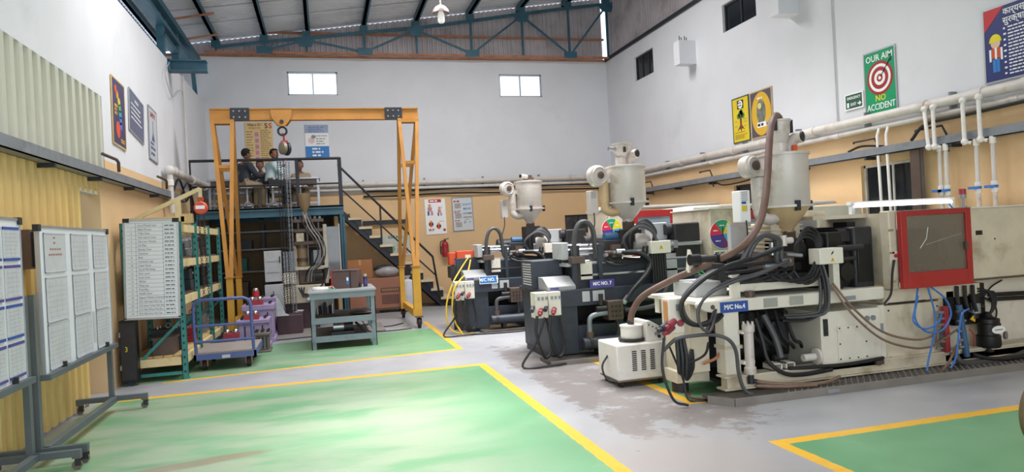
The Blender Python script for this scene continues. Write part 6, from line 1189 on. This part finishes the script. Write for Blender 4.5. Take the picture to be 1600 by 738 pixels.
pl = P('fixed_platen', box(.60, .83, .15, 1.0, .88, 1.50), iron, 'black cast platen', .02); [part('tie_nut', cyl((.50, y, z), (.62, y, z), .085, n=20), iron, pl) for y in (.30, .85) for z in (1.41, .98)]; part('rib', merge(*[box(.56, .62, y, y+.05, 1.05, 1.4) for y in (.45, .60, .75)]), oily, pl)
pl = P('rear_platen', box(.29, .46, .15, 1.0, .88, 1.46), oily, 'black rear platen', .015); part('boss', cyl((.24, .3, 1.36), (.30, .3, 1.36), .10), iron, pl); P('platen_link', merge(box(.45, .62, .2, .3, 1.36, 1.46), box(.45, .62, .25, .35, 1.0, 1.12)), iron); P('cap_block', box(.66, .76, .3, .5, 1.50, 1.55), oily); P('platen_wedge', MB().prism([(.46, 1.40), (.60, 1.30), (.60, 1.10), (.52, 1.02), (.46, 1.10)], 'y', .2, .26), oily, None, .01); P('platen_wheel', cyl((.50, .13, 1.06), (.50, .16, 1.06), .09), oily); P('platen_panel', box(.63, .80, .135, .15, .95, 1.32), oily, None, .006)
P('ejector_rod', merge(cyl((.32, .06, 1.30), (.62, .06, 1.30), .03), cyl((.36, .05, 1.20), (.52, .05, 1.20), .022)), iron)
# injection side
P('fin_cover', box(-.12, .22, .45, .8, 1.25, 1.58), creamd, 'cream finned heater cover', .01)
for k in range(7): P('fin', box(-.14, .24, .43, .82, 1.29+.042*k, 1.303+.042*k), creamd)
P('carriage', box(-.75, .15, .15, .9, 1.02, 1.08), darksteel); P('inject_cylinder', cyl((-1.08, .30, 1.27), (-.55, .30, 1.27), .034), iron); P('inject_cylinder', cyl((-.95, .55, 1.24), (-.5, .55, 1.24), .045), iron); P('cylinder_cap', cyl((-1.13, .30, 1.27), (-1.03, .30, 1.27), .055), oily); P('cylinder_cap', cyl((-.85, .30, 1.27), (-.80, .30, 1.27), .046), oily); P('chrome_rod', cyl((-.80, .30, 1.27), (-.50, .30, 1.27), .025), chrome); P('back_cover', MB().prism([(-.62, 1.08), (-.60, 1.24), (-.35, 1.28), (-.1, 1.26), (-.1, 1.08)], 'y', .5, .9), darksteel, None, .01); P('end_bracket', MB().prism([(-.98, 1.13), (-.90, 1.13), (-.91, 1.26), (-.95, 1.36)], 'y', .6, .66), cream, None)
P('motor', cyl((-.2, .28, 1.30), (.06, .28, 1.30), .12), oily); P('valve_block', merge(box(-.48, -.30, .10, .35, 1.12, 1.32), box(-.30, -.16, .06, .2, 1.16, 1.30)), brownm, None, .006); [P('fitting', cyl(*a_), steel) for a_ in (((-.42, .03, 1.28), (-.42, .03, 1.40), .022), ((-.35, .0, 1.22), (-.25, .0, 1.22), .022), ((-.27, .02, 1.28), (-.12, .0, 1.26), .018), ((-.5, .05, 1.18), (-.38, .03, 1.18), .026))]; P('white_tee', merge(cyl((-.31, .0, 1.36), (-.31, .0, 1.46), .03), cyl((-.31, .0, 1.41), (-.22, .0, 1.41), .03)), hopm); P('long_tube', merge(cyl((-.95, .05, 1.19), (-.4, .05, 1.22), .02), cyl((-1.0, .08, 1.13), (-.3, .08, 1.16), .018)), cable); P('feed_block', box(-.12, .12, .33, .57, 1.10, 1.40), iron)
for k in range(2): P('hose', tube([(-.75+.05*k, .02, 1.24), (-.66+.04*k, .0, 1.40), (-.55+.03*k, -.02, 1.47), (-.44+.02*k, -.02, 1.45), (-.38+.03*k, .0, 1.40), (-.38+.05*k, .02, 1.22), (-.28, .03, 1.17)], .024, 8), hosegrey)
for k in range(4): P('hose', tube([(-.14+.012*k, .08, 1.24), (-.14+.014*k, .06, 1.36+.018*k), (-.05+.012*k, .04, 1.43+.03*k), (.05+.016*k, .04, 1.40+.022*k), (.09+.014*k, .06, 1.30), (.05, .1, 1.2)], .0125, 7), cable)
for k in range(4): P('hose', tube([(-.5+.1*k, .03, 1.12), (-.36+.08*k, -.03, 1.04-.015*k), (-.1+.05*k, -.02, 1.06), (.05+.02*k, .02, 1.20)], .014, 6), cable)
for k in range(3): P('hose', tube([(-.9+.15*k, .1, 1.10), (-.7+.12*k, .02, 1.05), (-.45+.1*k, .0, 1.10), (-.3+.06*k, .04, 1.16)], .012, 6), cable)
j = P('junction_box', box(.03, .295, -.06, .10, 1.165, 1.315), cream, 'cream junction box', .006); warn(j, .17, 1.205, .022, -.06); part('danger_flash', MB().prism([(.155, 1.25), (.18, 1.265), (.185, 1.29), (.165, 1.272)], 'y', -.063, -.06), black, j)
for k in range(5): part('conduit', tube([(.09+.028*math.cos(k*1.26), .02+.028*math.sin(k*1.26), 1.17), (.09+.03*math.cos(k*1.26+.5), -.02+.03*math.sin(k*1.26), 1.0), (.08+.03*math.cos(k*1.26+.9), -.03+.03*math.sin(k*1.26), .82), (.04+.03*math.cos(k*1.26+1.2), -.02+.03*math.sin(k*1.26), .71+.02*math.cos(k*2)), (-.07, .03+.03*math.sin(k*1.26), .67+.03*math.cos(k*1.26)), (-.24, .15+.03*math.sin(k*1.26), .66+.03*math.cos(k*1.26))], .0135, 7), cable if k % 2 else hosegrey, j)
for k, pts in enumerate((((.16, -.06, .98), (.32, -.12, .74), (.6, -.15, .50), (.95, -.16, .39), (1.2, -.14, .40), (1.42, -.05, .48)), ((.14, -.06, .97), (.28, -.14, .70), (.56, -.18, .44), (.9, -.18, .32), (1.15, -.16, .30), (1.3, -.12, .33), (1.60, -.06, .42)))): P('water_hose', tube(pts, .011, 7), brownhose, 'brown water hose')
for k, pts in enumerate((((1.22, -.10, .87), (1.25, -.14, .60), (1.20, -.16, .40), (1.08, -.2, .18), (1.02, -.24, .09)), ((1.10, -.10, .87), (1.02, -.14, .70), (.98, -.15, .56), (1.10, -.16, .48), (1.28, -.14, .52), (1.43, -.05, .60)), ((1.26, -.10, .87), (1.40, -.13, .74), (1.44, -.14, .58), (1.30, -.15, .44), (1.10, -.16, .46), (1.0, -.15, .60), (1.08, -.12, .80)), ((1.72, -.09, .62), (1.60, -.12, .58), (1.52, -.15, .42), (1.42, -.2, .20), (1.30, -.24, .09)))): P('air_hose', tube(pts, .009, 7), bluehose, 'blue air hose')
P('water_hose', tube([(1.64, -.06, .31), (1.5, -.12, .25), (1.35, -.18, .14), (1.2, -.24, .085)], .013, 7), brownhose, 'brown water hose'); P('water_hose', tube([(1.45, -.05, .42), (1.38, -.08, .40), (1.36, -.08, .32), (1.44, -.05, .25)], .012, 7), hosegrey); P('side_lead', tube([(.86, -.08, 1.16), (.82, -.09, 1.04), (.80, -.08, .84), (.73, -.06, .74)], .012, 6), cable)
sl = thing('signal_lamp', 'red-topped signal lamp standing on the big cream cover', 'lamp', (6.56, 5.95, 1.637)); part('stem', cyl((6.56, 5.95, 1.637), (6.56, 5.95, 1.75), .012), galv, sl); part('base', cyl((6.56, 5.95, 1.637), (6.56, 5.95, 1.65), .035), galv, sl); part('lower_ring', cyl((6.56, 5.95, 1.74), (6.56, 5.95, 1.775), .035), galv, sl); part('red_lens', cyl((6.56, 5.95, 1.775), (6.56, 5.95, 1.835), .034), brick_r, sl)
tl_ = thing('tube_light', 'lit fluorescent tube on a pale frame behind the cream machine', 'light', (6.5, 6.9, 1.6)); part('housing', box(5.95, 7.46, 6.88, 6.95, 1.735, 1.775), white, tl_); part('tube', cyl((6.0, 6.87, 1.722), (7.40, 6.87, 1.722), .018), lightw, tl_); part('frame_post', box(7.42, 7.46, 6.88, 6.93, .9, 1.74), white, tl_); part('frame_post', box(5.96, 6.0, 6.88, 6.93, .9, 1.74), white, tl_); part('blue_lead', tube([(7.35, 6.86, 1.70), (7.40, 6.85, 1.6), (7.3, 6.85, 1.45)], .010, 6), bluehose, tl_)
solid('signal_lamp', merge(cyl((6.7, 8.98, 1.9), (6.7, 8.98, 1.95), .012), cyl((6.7, 8.98, 1.95), (6.7, 8.98, 2.12), .03)), M('lamp_maroon', '#5a2426', .5), 'dark maroon signal lamp on top of the middle machine', 'lamp')
# checker platform in front
cp = thing('checker_platform', 'long checker-plate step along the front of the cream machine', 'platform', (5.4, 5.6, 0)); part('plate', box(3.38, 7.5, 5.42, 5.72, .04, .065), M('tread_dark', '#4a4642', .5, .3, var=.15, dirt='#35302d', damt=.5), cp); part('plate', MB().prism([(3.24, 5.62), (3.38, 5.42), (3.38, 5.72), (3.24, 5.72)], 'z', .04, .065), plate, cp); part('front_edge', box(3.38, 7.5, 5.405, 5.425, .0, .07), M('plate_edge', '#8a8580', .5, .3, var=.1), cp); part('corner_edge', MB().bar((3.24, 5.62, .035), (3.38, 5.415, .035), .02, .07), M('plate_edge', '#8a8580'), cp)
tm = MB()
for i in range(100):
    for k in range(6): 
        x = 3.95+i*.034; y = 5.45+k*.043; s_ = .012 if (i+k) % 2 else -.012; tm.add([(x-.010, y-s_*.9-.003, .065), (x+.010, y+s_*.9-.003, .065), (x+.010, y+s_*.9+.003, .065), (x-.010, y-s_*.9+.003, .065), (x, y, .0695)], [(0, 1, 4), (1, 2, 4), (2, 3, 4), (3, 0, 4)])
part('tread_bumps', tm, M('plate_edge', '#8a8580'), cp, kind='stuff'); part('edge_label', merge(box(4.32, 4.45, 5.398, 5.405, .02, .05)), greyp, cp)
# wheeled vacuum loader unit and its hose
tc = thing('loader_unit', 'white wheeled loader unit with louvres and a round canister in the aisle', 'loader unit', (3.06, 6.8, 0))
part('body', box(2.78, 3.35, 6.55, 7.05, .07, .43), M('unit_white', '#e4e0da', .45, var=.03, dirt='#b5aba0', damt=.4), tc, bev=.015); 
for u in (2.97, 3.07, 3.17): part('louvre', merge(*[box(u-.025, u+.025, 6.546, 6.551, .16+.021*k, .172+.021*k) for k in range(10)]), darksteel, tc)
part('canister', MB().lathe([(.03, 0), (.105, 0), (.11, .01), (.11, .13), (.118, .135), (.118, .15), (.03, .155)], (3.04, 6.75, .45), 28), M('unit_white', '#e4e0da'), tc); part('canister_ring', MB().torus((3.04, 6.75, .455), .125, .014), rubber, tc); part('hose_spigot', cyl((3.04, 6.75, .60), (3.04, 6.75, .65), .035), darksteel, tc)
cp_ = part('control_panel', MB().prism([(3.15, .43), (3.15, .64), (3.20, .64), (3.35, .55), (3.35, .43)], 'y', 6.62, 6.95), M('unit_white', '#e4e0da'), tc, None, .008); part('button', merge(*[cyl((3.18+.04*k, 6.612, .60-.02*k), (3.18+.04*k, 6.62, .60-.02*k), .008, n=8) for k in range(4)]+[cyl((3.29, 6.61, .475), (3.29, 6.62, .475), .017)]), darksteel, cp_); part('screen', box(3.24, 3.28, 6.614, 6.62, .49, .52), greyp, cp_)
for x, y in ((2.84, 6.6), (3.27, 6.6), (2.84, 6.98), (3.27, 6.98)): part('castor', merge(cyl((x-.015, y, .03), (x+.015, y, .03), .03), box(x-.03, x+.03, y-.02, y+.02, .055, .07)), rubber, tc)
part('skirt', box(2.79, 3.32, 6.56, 7.04, .055, .075), M('skirt_rust', '#7d6a58', .6), tc); part('lead', tube([(2.79, 6.8, .3), (2.70, 6.75, .2), (2.72, 6.7, .08), (2.80, 6.6, .05)], .010, 6), cable, tc)
sh = solid('suction_hose', MB().tube([(3.04, 6.75, .62), (3.06, 6.73, .74), (3.16, 6.66, .90), (3.41, 6.48, 1.06), (3.60, 6.2, 1.19), (3.70, 5.84, 1.32), (3.77, 5.68, 1.43), (3.89, 5.66, 1.60), (3.97, 5.68, 1.80), (4.05, 5.74, 2.02), (4.15, 5.83, 2.33), (4.24, 5.92, 2.50), (4.33, 6.0, 2.60), (4.42, 6.07, 2.65), (4.49, 6.12, 2.63), (4.50, 6.14, 2.58)], .034, 12, sub=8), suction, 'long brown suction hose from the white unit up to the loader cone', 'hose')
solid('floor_cable', tube([(3.33, 6.9, .1), (3.36, 6.5, .03), (3.30, 6.1, .012), (3.2, 5.85, .012), (3.35, 5.65, .012)], .010, 6), M('maroon_cable', '#6a3a36', .5), 'thin maroon cable on the floor beside the white unit', 'cable')
solid('floor_cable', tube([(3.05, 5.95, .5), (3.1, 5.8, .2), (3.12, 5.75, .02), (3.3, 5.7, .012)], .010, 6), cable, 'thin black cable falling from the socket box to the green floor', 'cable')
# tan hose ring at the right edge
hr = solid('hose_ring', MB().torus((4.585, 3.55, .26), .26, .032, (0, 1, .05), 40, 12), olive, 'tan thick hose ring standing at the right edge in front', 'hose')
